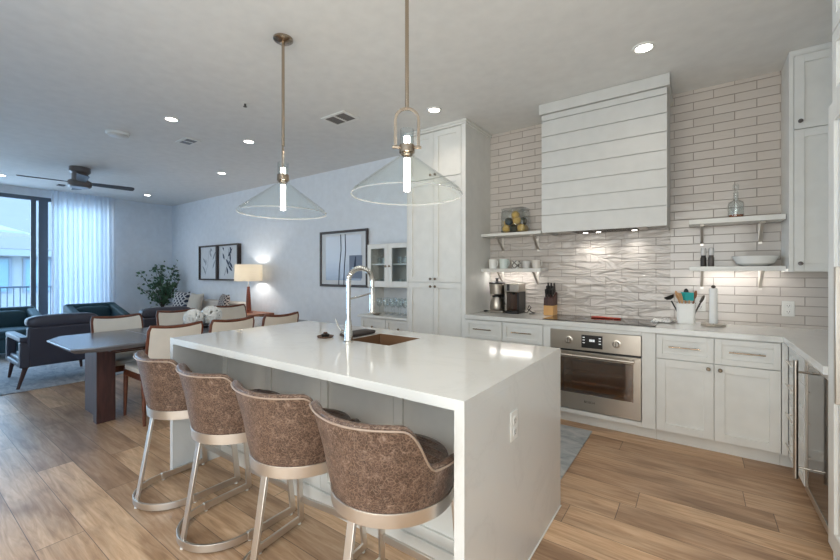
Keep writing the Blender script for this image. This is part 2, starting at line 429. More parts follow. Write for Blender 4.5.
wq = MB(); wq.box(XS, Y0 - .1, 0, wa, Y0, HC); wq.box(wb_, Y0 - .1, 0, X1, Y0, HC); wq.box(wa, Y0 - .1, 2.72, wb_, Y0, HC); wq.box(wa, Y0 - .1, 0, wb_, Y0, .1); wq.box(XS - .1, YL, 0, XS, Y0, HC); wq.box(X0, YL - .1, 0, XS, YL, HC)
structure(wq.build('wall_front', 'wall', smooth=False))
wq = MB()  # window added behind the camera to bring fill daylight into the kitchen
for a in (wa, -.7, wb_ - .06): wq.box(a, Y0 - .09, .1, a + .06, Y0 - .03, 2.72)
wq.box(wa + .06, Y0 - .09, .1, wb_ - .06, Y0 - .03, .16); wq.box(wa + .06, Y0 - .09, 2.66, wb_ - .06, Y0 - .03, 2.72)
w2 = structure(wq.build('added_fill_window', 'frame', smooth=False))
MB().box(wa + .06, Y0 - .062, .16, wb_ - .06, Y0 - .057, 2.66).build('pane', 'pane', w2, smooth=False)
ww = MB(); ww.box(X0 - .1, 3.02, 0, X0, Y1 + .012, HC); ww.box(X0 - .1, YL, 2.835, X0, 3.02, HC)
structure(ww.build('wall_left', 'wall', smooth=False))
structure(MB().box(X0, Y1 - .016, 0, -3.66, Y1, .12).build('baseboard_back', 'cab', bevel=.004))
structure(MB().box(X0, 3.1, 0, X0 + .016, Y1 - .016, .12).build('baseboard_left', 'cab', bevel=.004))
# window wall: sliding glass door frames
wf = MB(); zt, zg = 2.835, 2.762
wf.box(X0 - .08, YL, zg, X0 - .01, 3.02, zt); wf.box(X0 - .08, YL, 0, X0 - .01, 3.02, .06); wf.box(X0 - .08, 2.96, .06, X0 - .01, 3.02, zg)
for a, b in ((1.774, 1.848), (1.882, 2.02), (.22, .30), (.33, .41), (-1.4, -1.26), (-2.8, -2.66), (YL, YL + .06)): wf.box(X0 - .08, a, .06, X0 - .01, b, zg)
w1 = structure(wf.build('window_1', 'frame', smooth=False, bevel=.003))
MB().box(X0 - .05, YL, .06, X0 - .045, 2.96, zg).build('pane', 'pane', w1, smooth=False)

# outdoors: balcony, railing, the house across
tag(MB().box(-12.4, -4, -.2, X0 - .1, 5.5, -.03).build('balcony_slab', 'deck', smooth=False), 'pale concrete balcony floor beyond the glass sliding door', 'balcony')
rl = thing('balcony_railing', 'dark metal balcony railing with thin vertical bars outside the glass door', 'railing', (-12.25, .75, -.03))
MB().box(-12.28, -4, 1.02, -12.22, 5.5, 1.06).build('top_rail', 'frame', rl, bevel=.004)
MB().box(-12.27, -4, .08, -12.23, 5.5, .11).build('bottom_rail', 'frame', rl, bevel=.004)
bar0 = MB().box(-12.258, -4, .11, -12.242, -3.984, 1.02).build('baluster', 'frame', rl, smooth=False)
for i in range(1, 95):
    b_ = bar0.copy(); COL.objects.link(b_); b_.location = (0, i * .1, 0)
for y in (-3.9, -.9, 2.1, 5.3): MB().box(-12.275, y, -.03, -12.225, y + .05, 1.02).build('post', 'frame', rl, bevel=.003)
hs = thing('neighbouring_house', 'pale house with shingled roof and blue window panes across the balcony', 'house', (-18.4, 2, -3))
MB().box(-24, 1.0, -3, -18, 9, 2.05).build('wall', 'stucco', hs, smooth=False)
rf = MB(); rf.rings([[(-17.6, .6, 2.0), (-17.6, 9.4, 2.0), (-17.6, 9.4, 2.12), (-17.6, .6, 2.12)], [(-21.5, .6, 3.0), (-21.5, 9.4, 3.0), (-21.5, 9.4, 4.4), (-21.5, .6, 4.2)]]); rf.build('roof', 'shingle', hs, smooth=False)
MB().box(-17.66, .6, 1.9, -17.56, 9.4, 2.1).build('gutter', 'stucco', hs, smooth=False)
for i in range(0, 4):
    y = 1.25 + i * 1.62; q = MB()
    q.box(-18.02, y, .7, -17.97, y + .06, 1.85); q.box(-18.02, y + 1.3, .7, -17.97, y + 1.36, 1.85); q.box(-18.02, y + .06, 1.79, -17.97, y + 1.3, 1.85); q.box(-18.02, y + .06, .7, -17.97, y + 1.3, .76); q.box(-18.02, y + .66, .76, -17.97, y + .7, 1.79)
    wnd = q.build('window', 'frame', hs, smooth=False); MB().box(-18.0, y + .06, .76, -17.99, y + 1.3, 1.79).build('pane', P('sky_blue_pane', (92, 120, 130), .1), wnd, smooth=False)
pu = MB(); pu.lathe([(1.25, 0), (1.22, .05), (.05, .4)], -15.2, 1.45, 2.38, 8)
um = thing('patio_umbrella', 'white patio umbrella open in front of the shingled roof outside', 'umbrella', (-15.2, 1.45, -3))
pu.build('canopy', P('grey_white_canopy', (124, 128, 132), .9), um, smooth=False); MB().cyl((-15.2, 1.45, -3), (-15.2, 1.45, 2.7), .04).build('pole', 'frame', um)

# ------------------------------------------------------------------ ceiling fittings
CANS = [(-.31, 3.24, 'by the range hood'), (-2.14, 3.26, 'in front of the tall pantry cabinet'), (-4.54, 1.84, 'between the round ceiling speaker and the island pendants'),
        (-4.53, 2.71, 'beside the smaller square air vent, towards the picture wall'), (-6.32, 3.31, 'above the floor lamp by the picture wall'), (-9.38, 3.34, 'in the far corner above the plant'),
        (-9.45, 1.25, 'near the glass door beyond the fan')]
ADDED_CANS = [(-.1, 2.2), (-.5, .3), (-1.3, -.3), (-3.2, -.3)]  # extra downlights added out of view to lift the kitchen light
lz = HC
def can(x, y, label, k=1.0):
    t = thing('recessed_downlight', label, 'ceiling light', (x, y, HC), 'recessed ceiling downlights')
    MB().lathe([(.052, 0), (.078, 0), (.076, -.006), (.056, -.008), (.052, -.002)], x, y, HC, 32, (False, False)).build('trim_ring', 'plastic', t)
    MB().lathe([(.0535, -.001), (.0535, -.004)], x, y, HC, 28).build('lens', 'lens', t)
    light('downlight_lamp', 'SPOT', (x, y, HC - .012), CAN_W * k, CAN_C, spot_size=radians(128), spot_blend=.75, shadow_soft_size=.045)
for x, y, s in CANS: can(x, y, 'small round recessed ceiling downlight ' + s,   .34 if x < -4 else (.3 if x > -1 else .45))
for x, y in ADDED_CANS:
    can(x, y, 'small round ceiling downlight added out of view to brighten the kitchen', .38 if y > 1 else 1.3)
def vent(x, y, w, d, label):
    t = thing('air_vent', label, 'air vent', (x, y, HC), 'ceiling air vents'); q = MB(); z = HC - .012
    a = .03
    q.box(x - w / 2, y - d / 2, z, x + w / 2, y - d / 2 + a, HC); q.box(x - w / 2, y + d / 2 - a, z, x + w / 2, y + d / 2, HC); q.box(x - w / 2, y - d / 2 + a, z, x - w / 2 + a, y + d / 2 - a, HC); q.box(x + w / 2 - a, y - d / 2 + a, z, x + w / 2, y + d / 2 - a, HC)
    q.box(x - .012, y - d / 2 + a, z, x + .012, y + d / 2 - a, HC)
    q.build('frame', 'plastic', t, bevel=.002)
    MB().box(x - w / 2 + a, y - d / 2 + a, HC - .003, x + w / 2 - a, y + d / 2 - a, HC - .001).build('duct_backing', 'darkgap', t, smooth=False)
    s = MB(); n = 7
    for i in range(n):
        yy = y - d / 2 + a + (d - 2 * a) * (i + .5) / n
        s.bar((x - w / 2 + a, yy, HC - .008), (x + w / 2 - a, yy, HC - .008), .012, .0015, (0, .6, .8))
    s.build('louvre_blades', P('vent_grey', (120, 116, 112), .5), t)
vent(-3.06, 2.86, .34, .24, 'larger white rectangular ceiling vent with dark louvres near the pendant lights')
vent(-5.13, 2.27, .28, .18, 'smaller white rectangular ceiling vent with dark louvres beyond the island')
t = thing('smoke_detector', 'round off-white smoke detector on the ceiling before the fan', 'smoke detector', (-5.5, 1.66, HC))
MB().lathe([(.115, 0), (.112, -.025), (.09, -.04), (.02, -.044)], -5.5, 1.66, HC, 36).build('body', 'plastic', t)
MB().lathe([(.1, -.03), (.101, -.034), (.09, -.036)], -5.5, 1.66, HC, 36).build('vent_ring', 'canvas', t)
t = thing('ceiling_sprinkler', 'tiny fire sprinkler in the ceiling beside the farther pendant', 'sprinkler', (-3.54, 2.08, HC))
MB().lathe([(.04, 0), (.038, -.006), (.012, -.008)], -3.54, 2.08, HC, 20).build('escutcheon', 'plastic', t)
MB().lathe([(.01, -.006), (.008, -.03), (.018, -.032), (.018, -.035)], -3.54, 2.08, HC, 14).build('head', 'darksteel', t)
tag(MB().box(-9.67, 1.98, HC - .02, -9.55, 2.08, HC).build('ceiling_sensor', 'pewter', bevel=.004), 'small grey square sensor on the ceiling near the curtain', 'sensor')
# fan
fx, fy = -7.8, 1.87
fan = thing('ceiling_fan', 'grey four-bladed ceiling fan over the living area', 'ceiling fan', (fx, fy, HC))
MB().lathe([(.13, 0), (.13, -.07), (.1, -.1), (.1, -.2)], fx, fy, HC, 32).build('mount', 'pewter', fan)
MB().lathe([(.12, -.2), (.145, -.215), (.145, -.285), (.12, -.31), (.02, -.315)], fx, fy, HC, 32).build('motor', 'pewter', fan)
for k in range(4):
    a = radians(80 + 90 * k); q = MB(Matrix.Translation((fx, fy, HC - .235)) @ Matrix.Rotation(a, 4, 'Z') @ Matrix.Rotation(radians(-13), 4, 'X'))
    q.prism([(.1, -.045), (.25, -.06), (.64, -.075), (.68, -.06), (.69, 0), (.68, .06), (.64, .07), (.25, .06), (.1, .045)], -.005, .005)
    q.build('blade', 'fanwood', fan, bevel=.002)

# ------------------------------------------------------------------ island
IX0, IX1, IY0, IY1, CT, ST = -2.897, -.643, 1.166, 2.315, .914, .04
it = thing('waterfall_countertop', 'white quartz waterfall countertop of the kitchen island', 'countertop', ((IX0 + IX1) / 2, (IY0 + IY1) / 2, 0))
SX0, SX1, SY0, SY1 = -1.87, -1.505, 1.80, 2.14
q = MB(); z0, z1 = CT - ST, CT
xs = [IX0, SX0, SX1, IX1]; ys = [IY0, SY0, SY1, IY1]
vt = [[(q.v((x, y, z1)), q.v((x, y, z0))) for y in ys] for x in xs]
for i in range(3):
    for j in range(3):
        if (i, j) == (1, 1): continue
        q.f([vt[i][j][0], vt[i + 1][j][0], vt[i + 1][j + 1][0], vt[i][j + 1][0]]); q.f([vt[i][j + 1][1], vt[i + 1][j + 1][1], vt[i + 1][j][1], vt[i][j][1]])
def sidef(a, b): q.f([a[0], b[0], b[1], a[1]])
for i in range(3):
    sidef(vt[i][0], vt[i + 1][0]); sidef(vt[i][3], vt[i + 1][3]); sidef(vt[0][i], vt[0][i + 1]); sidef(vt[3][i], vt[3][i + 1])
for a, b in (((1, 1), (2, 1)), ((2, 1), (2, 2)), ((2, 2), (1, 2)), ((1, 2), (1, 1))): sidef(vt[a[0]][a[1]], vt[b[0]][b[1]])
q.build('top_slab', 'quartz', it, smooth=False, bevel=.0006)
for x in (IX0, IX1 - ST): MB().box(x, IY0, 0.001, x + ST, IY1, z0).build('waterfall_panel', 'quartz', it, smooth=False)
MB().box(IX1 - .004, IY0 + .01, 0, IX1 + .006, IY1, .006).build('floor_seal', 'plastic', it, bevel=.002)
def outlet(m, name, label):
    o = thing(name, label, 'outlet', m.translation)
    b = MB(m); b.box(-.038, -.006, -.062, .038, 0, .062); b.build('cover_plate', 'plastic', o, bevel=.003)
    b = MB(m)
    for z in (-.024, .024): b.box(-.017, -.009, z - .017, .017, -.005, z + .017)
    b.build('receptacle_face', 'white', o, bevel=.003)
    b = MB(m)
    for z in (-.024, .024):
        for x in (-.007, .007): b.box(x - .0013, -.0095, z - .004, x + .0013, -.0088, z + .007)
        b.cyl((0, -.0095, z - .01), (0, -.0088, z - .01), .0025, n=10)
    b.build('slots', 'darkgap', o, smooth=False); return o
outlet(T(IX1, 1.60, .695, pi / 2), 'wall_outlet', 'white double power outlet on the side of the island')
ic = thing('island_cabinet', 'white island cabinet with framed panels behind the bar stools', 'cabinet', (-1.75, 1.9, 0))
BY = 1.50
q = MB(); bx0, bx1 = IX0 + ST + .001, IX1 - ST - .001
# open-topped carcass so that the sink hangs inside it
q.box(bx0, BY + .02, .1, bx1, BY + .05, z0 - .001); q.box(bx0, IY1 - .05, .1, bx1, IY1 - .02, z0 - .001); q.box(bx0, BY + .05, .1, bx0 + .02, IY1 - .05, z0 - .001); q.box(bx1 - .02, BY + .05, .1, bx1, IY1 - .05, z0 - .001); q.box(bx0 + .02, BY + .05, .1, bx1 - .02, IY1 - .05, .12)
q.build('carcass', 'cab', ic, smooth=False)
MB().box(bx0, BY - .012, 0, bx1, IY1 - .06, .1).build('plinth', 'cab', ic, bevel=.003)
nb = 4; wd = (bx1 - bx0) / nb
for i in range(nb):
    shaker(T(bx0 + i * wd + .001, BY, .101), wd - .002, z0 - .104, .055).build('back_panel', 'cab', ic, smooth=False, bevel=.0015)
# the working side of the island (doors facing the range)
for i in range(nb):
    shaker(T(bx0 + (i + 1) * wd - .002, IY1 - .002, .12, pi), wd - .004, z0 - .13, .055).build('door', 'cab', ic, smooth=False, bevel=.0015)
sn = thing('undermount_sink', 'stainless steel undermount sink set in the island top', 'sink', ((SX0 + SX1) / 2, (SY0 + SY1) / 2, z0 - .2))
def rr(x0, y0, x1, y1, r, z, n=5):
    o = []
    for cx, cy, a in ((x1 - r, y1 - r, 0), (x0 + r, y1 - r, 90), (x0 + r, y0 + r, 180), (x1 - r, y0 + r, 270)):
        for k in range(n + 1): b = radians(a + 90 * k / n); o.append((cx + r * cos(b), cy + r * sin(b), z))
    return o
g = .012
MB().rings([rr(SX0 + .0005, SY0 + .0005, SX1 - .0005, SY1 - .0005, .004, CT - .004), rr(SX0 + .003, SY0 + .003, SX1 - .003, SY1 - .003, .006, CT - .004), rr(SX0 + .004, SY0 + .004, SX1 - .004, SY1 - .004, .02, z0 - .19), rr(SX0 + .02, SY0 + .02, SX1 - .02, SY1 - .02, .03, z0 - .2)], (False, True)).build('basin', P('bronze_toned_sink_steel', (122, 92, 68), .45, .15), sn)
MB().lathe([(.045, .001), (.045, .005), (.03, .004), (.005, .002)], (SX0 + SX1) / 2, (SY0 + SY1) / 2, z0 - .2, 24).build('drain', 'steel', sn)
# faucet
FXP, FYP = -1.79, 1.742
fc = thing('kitchen_faucet', 'tall chrome spring-neck pull-down faucet standing beside the island sink', 'faucet', (FXP, FYP, CT))
MB().lathe([(.032, 0), (.032, .006), (.027, .012), (.024, .09), (.018, .13), (.0165, .14)], FXP, FYP, CT, 28).build('base', 'chrome', fc)
R = .110; zc = 1.295
pts = [(FXP, FYP, CT + .13), (FXP, FYP, 1.18)] + [(FXP, FYP, 1.18 + i * .045) for i in range(1, 3)] + [(FXP, FYP + R - R * cos(a), zc + R * sin(a) * .8) for a in [pi * k / 20 for k in range(21)]] + [(FXP, FYP + 2 * R, 1.26)]
MB().tube(pts, .0145, 14).build('neck', 'chrome', fc)
sp = []
P3 = [Vector(p) for p in pts[3:]]
for i in range(len(P3) - 1):
    for k in range(8):
        p = P3[i].lerp(P3[i + 1], k / 8); tdir = (P3[i + 1] - P3[i]).normalized(); u = Vector((1, 0, 0)); w = tdir.cross(u); an = 2 * pi * (i * 8 + k) / 8 * 1.0
        sp.append(p + (u * cos(an) + w * sin(an)) * .0165)
MB().tube(sp, .0022, 6).build('spring_coil', 'chrome', fc)
MB().lathe([(.012, .18), (.017, .17), (.019, .05), (.024, .01), (.022, 0)], FXP, FYP + 2 * R, 1.08, 24).build('spray_head', 'chrome', fc)
MB().tube([(FXP, FYP, 1.185), (FXP, FYP + .1, 1.197), (FXP, FYP + 2 * R - .012, 1.215)], .006, 10).build('support_arm', 'chrome', fc)
q = MB(); q.cyl((FXP - .02, FYP, CT + .055), (FXP - .06, FYP - .004, CT + .065), .013, .011, 16); q.tube([(FXP - .055, FYP - .004, CT + .064), (FXP - .075, FYP - .02, CT + .1), (FXP - .085, FYP - .03, CT + .145)], [.006, .005, .004], 10)
lab(q.build('handle', 'chrome', fc), 'slim side lever of the faucet')
q = MB(); zz = CT + .0005
q.cushion(-1.995, 1.84, zz, -1.875, 2.11, zz + .03, 4)
tag(q.build('folded_towel', P('charcoal_towel', (64, 58, 56), .9)), 'folded charcoal towel lying over the island sink beside the faucet', 'towel')
t = thing('sponge_tray', 'small brown tray with a dark scrubber on the island left of the faucet', 'tray', (-2.05, 1.79, CT))
MB().lathe([(.001, .001), (.05, .001), (.058, .012), (.055, .012), (.048, .005), (.001, .004)], -2.05, 1.78, CT, 24).build('tray', P('brown_tray', (96, 72, 56), .5), t)
sc_ = thing('dish_scrubber', 'small dark round dish scrubber resting in the brown tray', 'scrubber', (-2.05, 1.79, CT + .005))
MB().lathe([(.001, 0), (.026, 0), (.028, .016), (.012, .024), (.001, .024)], -2.05, 1.78, CT + .0055, 20).build('brush', 'black', sc_)
MB().lathe([(.011, .022), (.014, .026), (.012, .031), (.001, .033)], -2.05, 1.78, CT + .0055, 16).build('grip', P('scrubber_wood', (92, 62, 44), .5), sc_)

# ------------------------------------------------------------------ bar stools
def make_stool(label):
    t = thing('bar_stool', label, 'bar stool', (0, 0, 0), 'leather bar stools at the island')
    def sm(a, b, x): u = min(1, max(0, (x - a) / (b - a))); return u * u * (3 - 2 * u)
    def rim(d): d = abs(d); return .862 + .006 * sm(0, 40, d) - .168 * sm(40, 71, d) - .03 * sm(92, 118, d)
    ZB = .548
    def rad(z): return .236 + .245 * (z - ZB) + .06 * max(0, z - .70)
    N = 72; A = 114; prof = []
    for i in range(N + 1):
        d = -A + 2 * A * i / N; H = rim(d); a = radians(d); pr = []
        dirn = Vector((sin(a), -cos(a), 0))
        flat = lambda p: Vector((p.x * (1 + .05 * sm(.66, .87, p.z)), p.y * (1 - .09 * sm(ZB, .87, p.z)) if p.y < 0 else p.y, p.z))
        for k in range(9): z = ZB + (H - .016 - ZB) * k / 8; pr.append((rad(z), z))
        rt = rad(H)
        for k in range(1, 6): b = pi * k / 6; pr.append((rt - .017 + .017 * cos(b), H - .016 + .016 * sin(b)))
        for k in range(6): z = H - .016 - (H - .016 - .60) * k / 5; pr.append((rad(z) - .034, z))
        pr.append((.19, .57))
        prof.append([flat(dirn * r + Vector((0, 0, z))) for r, z in pr])
    q = MB(); q.rings(prof); q.build('seat_shell', 'leather', t, angle=60)
    for off, dz, nm in ((.0008, -.014, 'piping'), (-.0335, -.016, 'piping')):
        pp = []
        for i in range(N + 1):
            d = -A + 2 * A * i / N; H = rim(d); a = radians(d); r = rad(H) + off; pp.append(flat(Vector((sin(a) * r, -cos(a) * r, H + dz))))
        MB().tube(pp, .0038, 8).build(nm, 'leathertrim', t)
    q = MB(); R = []
    for rr_, z in ((.06, .56), (.2, .56), (.214, .58), (.22, .615), (.212, .638), (.185, .648), (.1, .652), (.001, .653)):
        R.append([(rr_ * cos(2 * pi * k / 56), rr_ * sin(2 * pi * k / 56) + .006, z) for k in range(56)])
    q.rings(R)
    for k in range(-3, 4):
        y = k * .052; h = math.sqrt(max(0, .19 ** 2 - y ** 2)); q.tube([(-h, y, .638), (-h * .6, y, .6465), (0, y, .6485), (h * .6, y, .6465), (h, y, .638)], .012, 8)
    q.build('seat_cushion', 'leather', t)
    MB().lathe([(.2, .5), (.238, .5), (.241, .55), (.2, .55)], 0, 0, 0, 72, (False, False)).build('seat_band', 'nickel', t, bevel=.001)
    MB().lathe([(.001, .505), (.201, .505), (.201, .513), (.001, .513)], 0, 0, 0, 48).build('seat_plate', 'darksteel', t)
    # U-shaped floor frame
    rb = .215; cy_ = -.09; path = [(rb, .19, .027)] + [(rb * cos(a), cy_ + rb * sin(a), .027) for a in [-pi * k / 32 for k in range(33)]] + [(-rb, .19, .027)]
    MB().tube(path, 0, sect=[(-.006, -.018), (.006, -.018), (.006, .018), (-.006, .018)], up=(0, 0, 1)).build('base_frame', 'nickel', t, bevel=.001)
    for s_ in (-1, 1): MB().box(s_ * rb - .009, cy_ - .005, .006, s_ * rb + .009, cy_ + .025, .048).build('joint_sleeve', 'nickel', t, bevel=.002)
    for x, y in ((-rb, .17), (rb, .17), (-rb, -.08), (rb, -.08), (0, cy_ - rb)):
        MB().cyl((x, y, 0), (x, y, .009), .009, n=14).build('floor_glide', 'plastic', t)
    MB().bar((0, cy_ - rb, .012), (0, -.222, .502), .034, .014, (0, 1, 0)).build('leg', 'nickel', t, bevel=.002)
    for s_ in (-1, 1): MB().bar((s_ * rb, .182, .012), (s_ * .19, .14, .502), .014, .032, (0, 1, 0)).build('leg', 'nickel', t, bevel=.002)
    MB().bar((-rb + .006, .178, .135), (rb - .006, .178, .135), .034, .012, (0, 1, 0)).build('footrest', 'nickel', t, bevel=.002)
    return t
st = make_stool('distressed brown leather bar stool nearest the outlet end of the island')
st.location = (-.97, 1.185, 0)
dup(st, (-1.51, 1.185, 0), radians(6), 'distressed brown leather bar stool second from the outlet end of the island')
dup(st, (-2.06, 1.185, 0), radians(1), 'distressed brown leather bar stool third from the outlet end of the island')
dup(st, (-2.625, 1.185, 0), 0, 'distressed brown leather bar stool nearest the dining table end of the island')

# ------------------------------------------------------------------ pendants
def pendant(x, y, label, yaw):
    t = thing('pendant_light', label, 'pendant light', (x, y, HC), 'glass cone pendants over the island')
    MB().lathe([(.066, 0), (.066, -.012), (.05, -.022), (.012, -.026), (.012, -.05)], x, y, HC, 32).build('canopy', 'warmnickel', t)
    zl = 2.235
    MB().cyl((x, y, HC - .04), (x, y, zl), .0105, n=14).build('rod', 'warmnickel', t)
    a = radians(yaw)
    ux, uy = cos(a), sin(a)
    w = .062; pts = [(x + ux * w * s, y + uy * w * s, z) for s, z in [(-1, 2.02), (-1, 2.17)] + [(-cos(b), 2.17 + .062 * sin(b)) for b in [pi * k / 12 for k in range(1, 12)]] + [(1, 2.17), (1, 2.02)]]
    MB().tube(pts, 0, sect=[(-.008, -.0035), (.008, -.0035), (.008, .0035), (-.008, .0035)], up=(-uy, ux, 0)).build('yoke', 'warmnickel', t, bevel=.001)
    q = MB(); q.lathe([(.012, .045), (.04, .045), (.042, .005), (.03, 0), (.03, -.01), (.012, -.01)], x, y, 1.99, 28, (False, False))
    for s in (-1, 1): q.cyl((x + ux * .04 * s, y + uy * .04 * s, 2.025), (x + ux * .078 * s, y + uy * .078 * s, 2.025), .009, n=12)
    q.build('socket', 'warmnickel', t)
    MB().lathe([(.036, .002), (.037, .085), (.035, .085), (.034, .002)], x, y, 2.034, 28, (False, False)).build('glass_chimney', 'thin', t)
    MB().lathe([(.032, 0), (.05, -.02), (.283, -.196), (.293, -.212), (.297, -.222), (.294, -.224), (.28, -.2), (.047, -.024), (.029, -.004)], x, y, 1.99, 56, (False, False)).build('glass_shade', 'clear', t)
    MB().lathe([(.294, -.219), (.298, -.222), (.296, -.226), (.292, -.223)], x, y, 1.99, 56, (False, False)).build('shade_rim', P('glass_rim_edge', (206, 208, 206), .15, Alpha=.55), t)
    MB().lathe([(.001, -.195), (.015, -.195), (.016, -.185), (.016, -.02), (.001, -.018)], x, y, 1.985, 20).build('bulb', 'bulb', t)
    MB().lathe([(.001, 0), (.016, 0), (.016, .045), (.001, .047)], x, y, 2.037, 18).build('upper_bulb', 'bulb', t)
    light('pendant_lamp', 'POINT', (x, y, 1.76), 4, (1, .88, .72), shadow_soft_size=.03)
pendant(-1.265, 1.661, 'clear glass cone pendant light hanging nearer over the island', 37)
pendant(-2.35, 1.661, 'clear glass cone pendant light hanging farther away over the island', 140)

# ------------------------------------------------------------------ kitchen wall
F = 3.62
def base_unit(x0, x1, label, cols, drawers=True, doors=True):
    t = thing('base_cabinet', label, 'cabinet', ((x0 + x1) / 2, 3.95, 0), 'white base cabinets')
    MB().box(x0, F + .021, .1, x1, 4.245, .873).build('carcass', 'cab', t, smooth=False)
    MB().box(x0, F + .075, 0, x1, F + .095, .1).build('toe_kick', 'cab', t, smooth=False)
    w = (x1 - x0) / cols
    for i in range(cols):
        a = x0 + i * w + .003; ww_ = w - .006
        d = shaker(T(a, F, .678), ww_, .185, .04).build('drawer', 'cab', t, smooth=False, bevel=.0015)
        pull(T(a + ww_ / 2, F, .775), min(.2, ww_ * .55)).build('handle', 'warmnickel', d)
        d = shaker(T(a, F, .106), ww_, .566).build('door', 'cab', t, smooth=False, bevel=.0015)
        kx = a + ww_ - .032 if (i == 0) else a + .032
        knob(T(kx, F, .635)).build('knob', 'knobmetal', d)
    return t
base_unit(-1.985, -1.573, 'narrow white base cabinet beside the tall pantry, under the coffee makers', 1)
base_unit(-1.571, -1.165, 'narrow white base cabinet left of the oven, under the knife block', 1)
base_unit(-.262, .478, 'white base cabinet with two drawers and two doors right of the oven', 2)
tag(MB().box(.48, F, .1, .512, F + .03, .873).box(.48, F + .075, 0, .58, F + .095, .1).build('filler_panel', 'cab', smooth=False, bevel=.001), 'narrow white filler strip in the inside corner of the base cabinets', 'cabinet filler')
# oven housing and oven
oh = thing('oven_housing', 'white cabinet frame surrounding the built-in oven under the cooktop', 'cabinet', (-.715, 3.95, 0))
q = MB(); q.box(-1.163, F, .1, -1.096, F + .05, .873); q.box(-.362, F, .1, -.264, F + .05, .873); q.box(-1.096, F, .84, -.362, F + .05, .873); q.box(-1.096, F, .1, -.362, F + .05, .138)
q.build('face_frame', 'cab', oh, smooth=False, bevel=.002)
q = MB(); q.box(-1.163, F + .05, .1, -1.145, 4.245, .873); q.box(-.282, F + .05, .1, -.264, 4.245, .873); q.box(-1.145, F + .05, .1, -.282, 4.245, .118); q.build('carcass', 'cab', oh, smooth=False)
MB().box(-1.163, F + .075, 0, -.264, F + .095, .1).build('toe_kick', 'cab', oh, smooth=False)
ov = thing('built_in_oven', 'stainless steel built-in wall oven below the black cooktop', 'oven', (-.729, 3.9, .14))
ox0, ox1 = -1.093, -.365; oy = F - .012
q = MB(); q.box(ox0 + .03, F + .06, .145, ox0 + .05, 4.2, .835); q.box(ox1 - .05, F + .06, .145, ox1 - .03, 4.2, .835); q.box(ox0 + .05, 4.18, .145, ox1 - .05, 4.2, .835); q.box(ox0 + .05, F + .06, .145, ox1 - .05, 4.18, .165); q.box(ox0 + .05, F + .06, .64, ox1 - .05, 4.18, .66)
q.build('oven_cavity', P('enamel_brown', (190, 160, 130), .3), ov, smooth=False)
MB().box(ox0, oy, .674, ox1, F + .05, .838).build('control_panel', 'steel', ov, smooth=False, bevel=.002)
MB().box(ox0, oy + .012, .656, ox1, F + .05, .674).build('panel_gap', 'black', ov, smooth=False)
dp = MB().box(-.822, oy - .003, .698, -.652, oy + .001, .81).build('display', 'black', ov, bevel=.001)
q = MB(); 
for x, z, w_, h_ in ((-.812, .785, .018, .007), (-.812, .762, .018, .007), (-.812, .738, .018, .007), (-.682, .785, .018, .007), (-.682, .762, .018, .007), (-.682, .738, .018, .007), (-.757, .755, .012, .02), (-.742, .755, .012, .02), (-.727, .755, .012, .02)): q.box(x, oy - .0036, z, x + w_, oy - .0028, z + h_)
q.build('display_symbols', 'digits', dp, smooth=False)
for x in (-.93, -.545):
    k = MB(T(x, oy, .755) @ Matrix.Rotation(pi / 2, 4, 'X')).lathe([(.034, 0), (.034, .004), (.025, .006), (.023, .026), (.02, .03), (.001, .03)], n=28).build('knob', 'steel', ov)
    MB().box(x - .003, oy - .034, .735, x + .003, oy - .029, .775).build('pointer', 'darksteel', k, bevel=.001)
dr = MB(); wz0, wz1, wx0, wx1 = .288, .60, ox0 + .07, ox1 - .055
dr.box(ox0, oy, .148, ox1, F + .04, wz0); dr.box(ox0, oy, wz1, ox1, F + .04, .655); dr.box(ox0, oy, wz0, wx0, F + .04, wz1); dr.box(wx1, oy, wz0, ox1, F + .04, wz1)
door = dr.build('door', 'steel', ov, smooth=False, bevel=.001)
MB().box(wx0, oy + .002, wz0, wx1, oy + .006, wz1).build('window', 'ovenglass', door, smooth=False)
q = MB(); q.box(wx0, oy + .01, wz0, wx0 + .05, oy + .02, wz1); q.box(wx1 - .06, oy + .01, wz0, wx1, oy + .02, wz1); q.box(wx0 + .05, oy + .01, wz1 - .03, wx1 - .06, oy + .02, wz1); q.box(wx0 + .05, oy + .01, wz0, wx1 - .06, oy + .02, wz0 + .03)
q.build('window_border', P('bronze_border', (72, 48, 30), .3), door, smooth=False)
q = MB(); q.cyl((ox0 + .06, oy - .045, .628), (ox1 - .045, oy - .045, .628), .0125, n=16)
for x in (ox0 + .09, ox1 - .075): q.box(x - .01, oy - .045, .62, x + .01, oy, .636)
q.build('handle', 'steel', door)
for z in (.36, .47):
    q = MB(); q.tube([(ox0 + .06, F + .1, z), (ox1 - .06, F + .1, z), (ox1 - .06, F + .5, z), (ox0 + .06, F + .5, z)], .004, 6, closed=True)
    for i in range(18): x = ox0 + .09 + i * .033; q.cyl((x, F + .1, z), (x, F + .5, z), .002, n=6)
    q.build('oven_rack', 'chrome', ov)
def text(body, size, m, mat, parent, name='lettering', ext=.0004):
    c = bpy.data.curves.new(name, 'FONT'); c.body = body; c.size = size; c.extrude = ext; c.align_x = 'CENTER'; c.align_y = 'CENTER'
    tmp = bpy.data.objects.new('tmp', c); COL.objects.link(tmp)
    me = bpy.data.meshes.new_from_object(tmp.evaluated_get(bpy.context.evaluated_depsgraph_get())); bpy.data.objects.remove(tmp); bpy.data.curves.remove(c)
    o = bpy.data.objects.new(name, me); COL.objects.link(o); me.materials.clear(); me.materials.append(M[mat]); o.parent = parent
    me.transform(Matrix.Translation(-ORG[parent.name]) @ m); ORG[o.name] = ORG[parent.name]; return o
text('BOSCH', .027, T(-.757, oy - .0006, .225) @ Matrix.Rotation(pi / 2, 4, 'X'), 'darkgap', door)

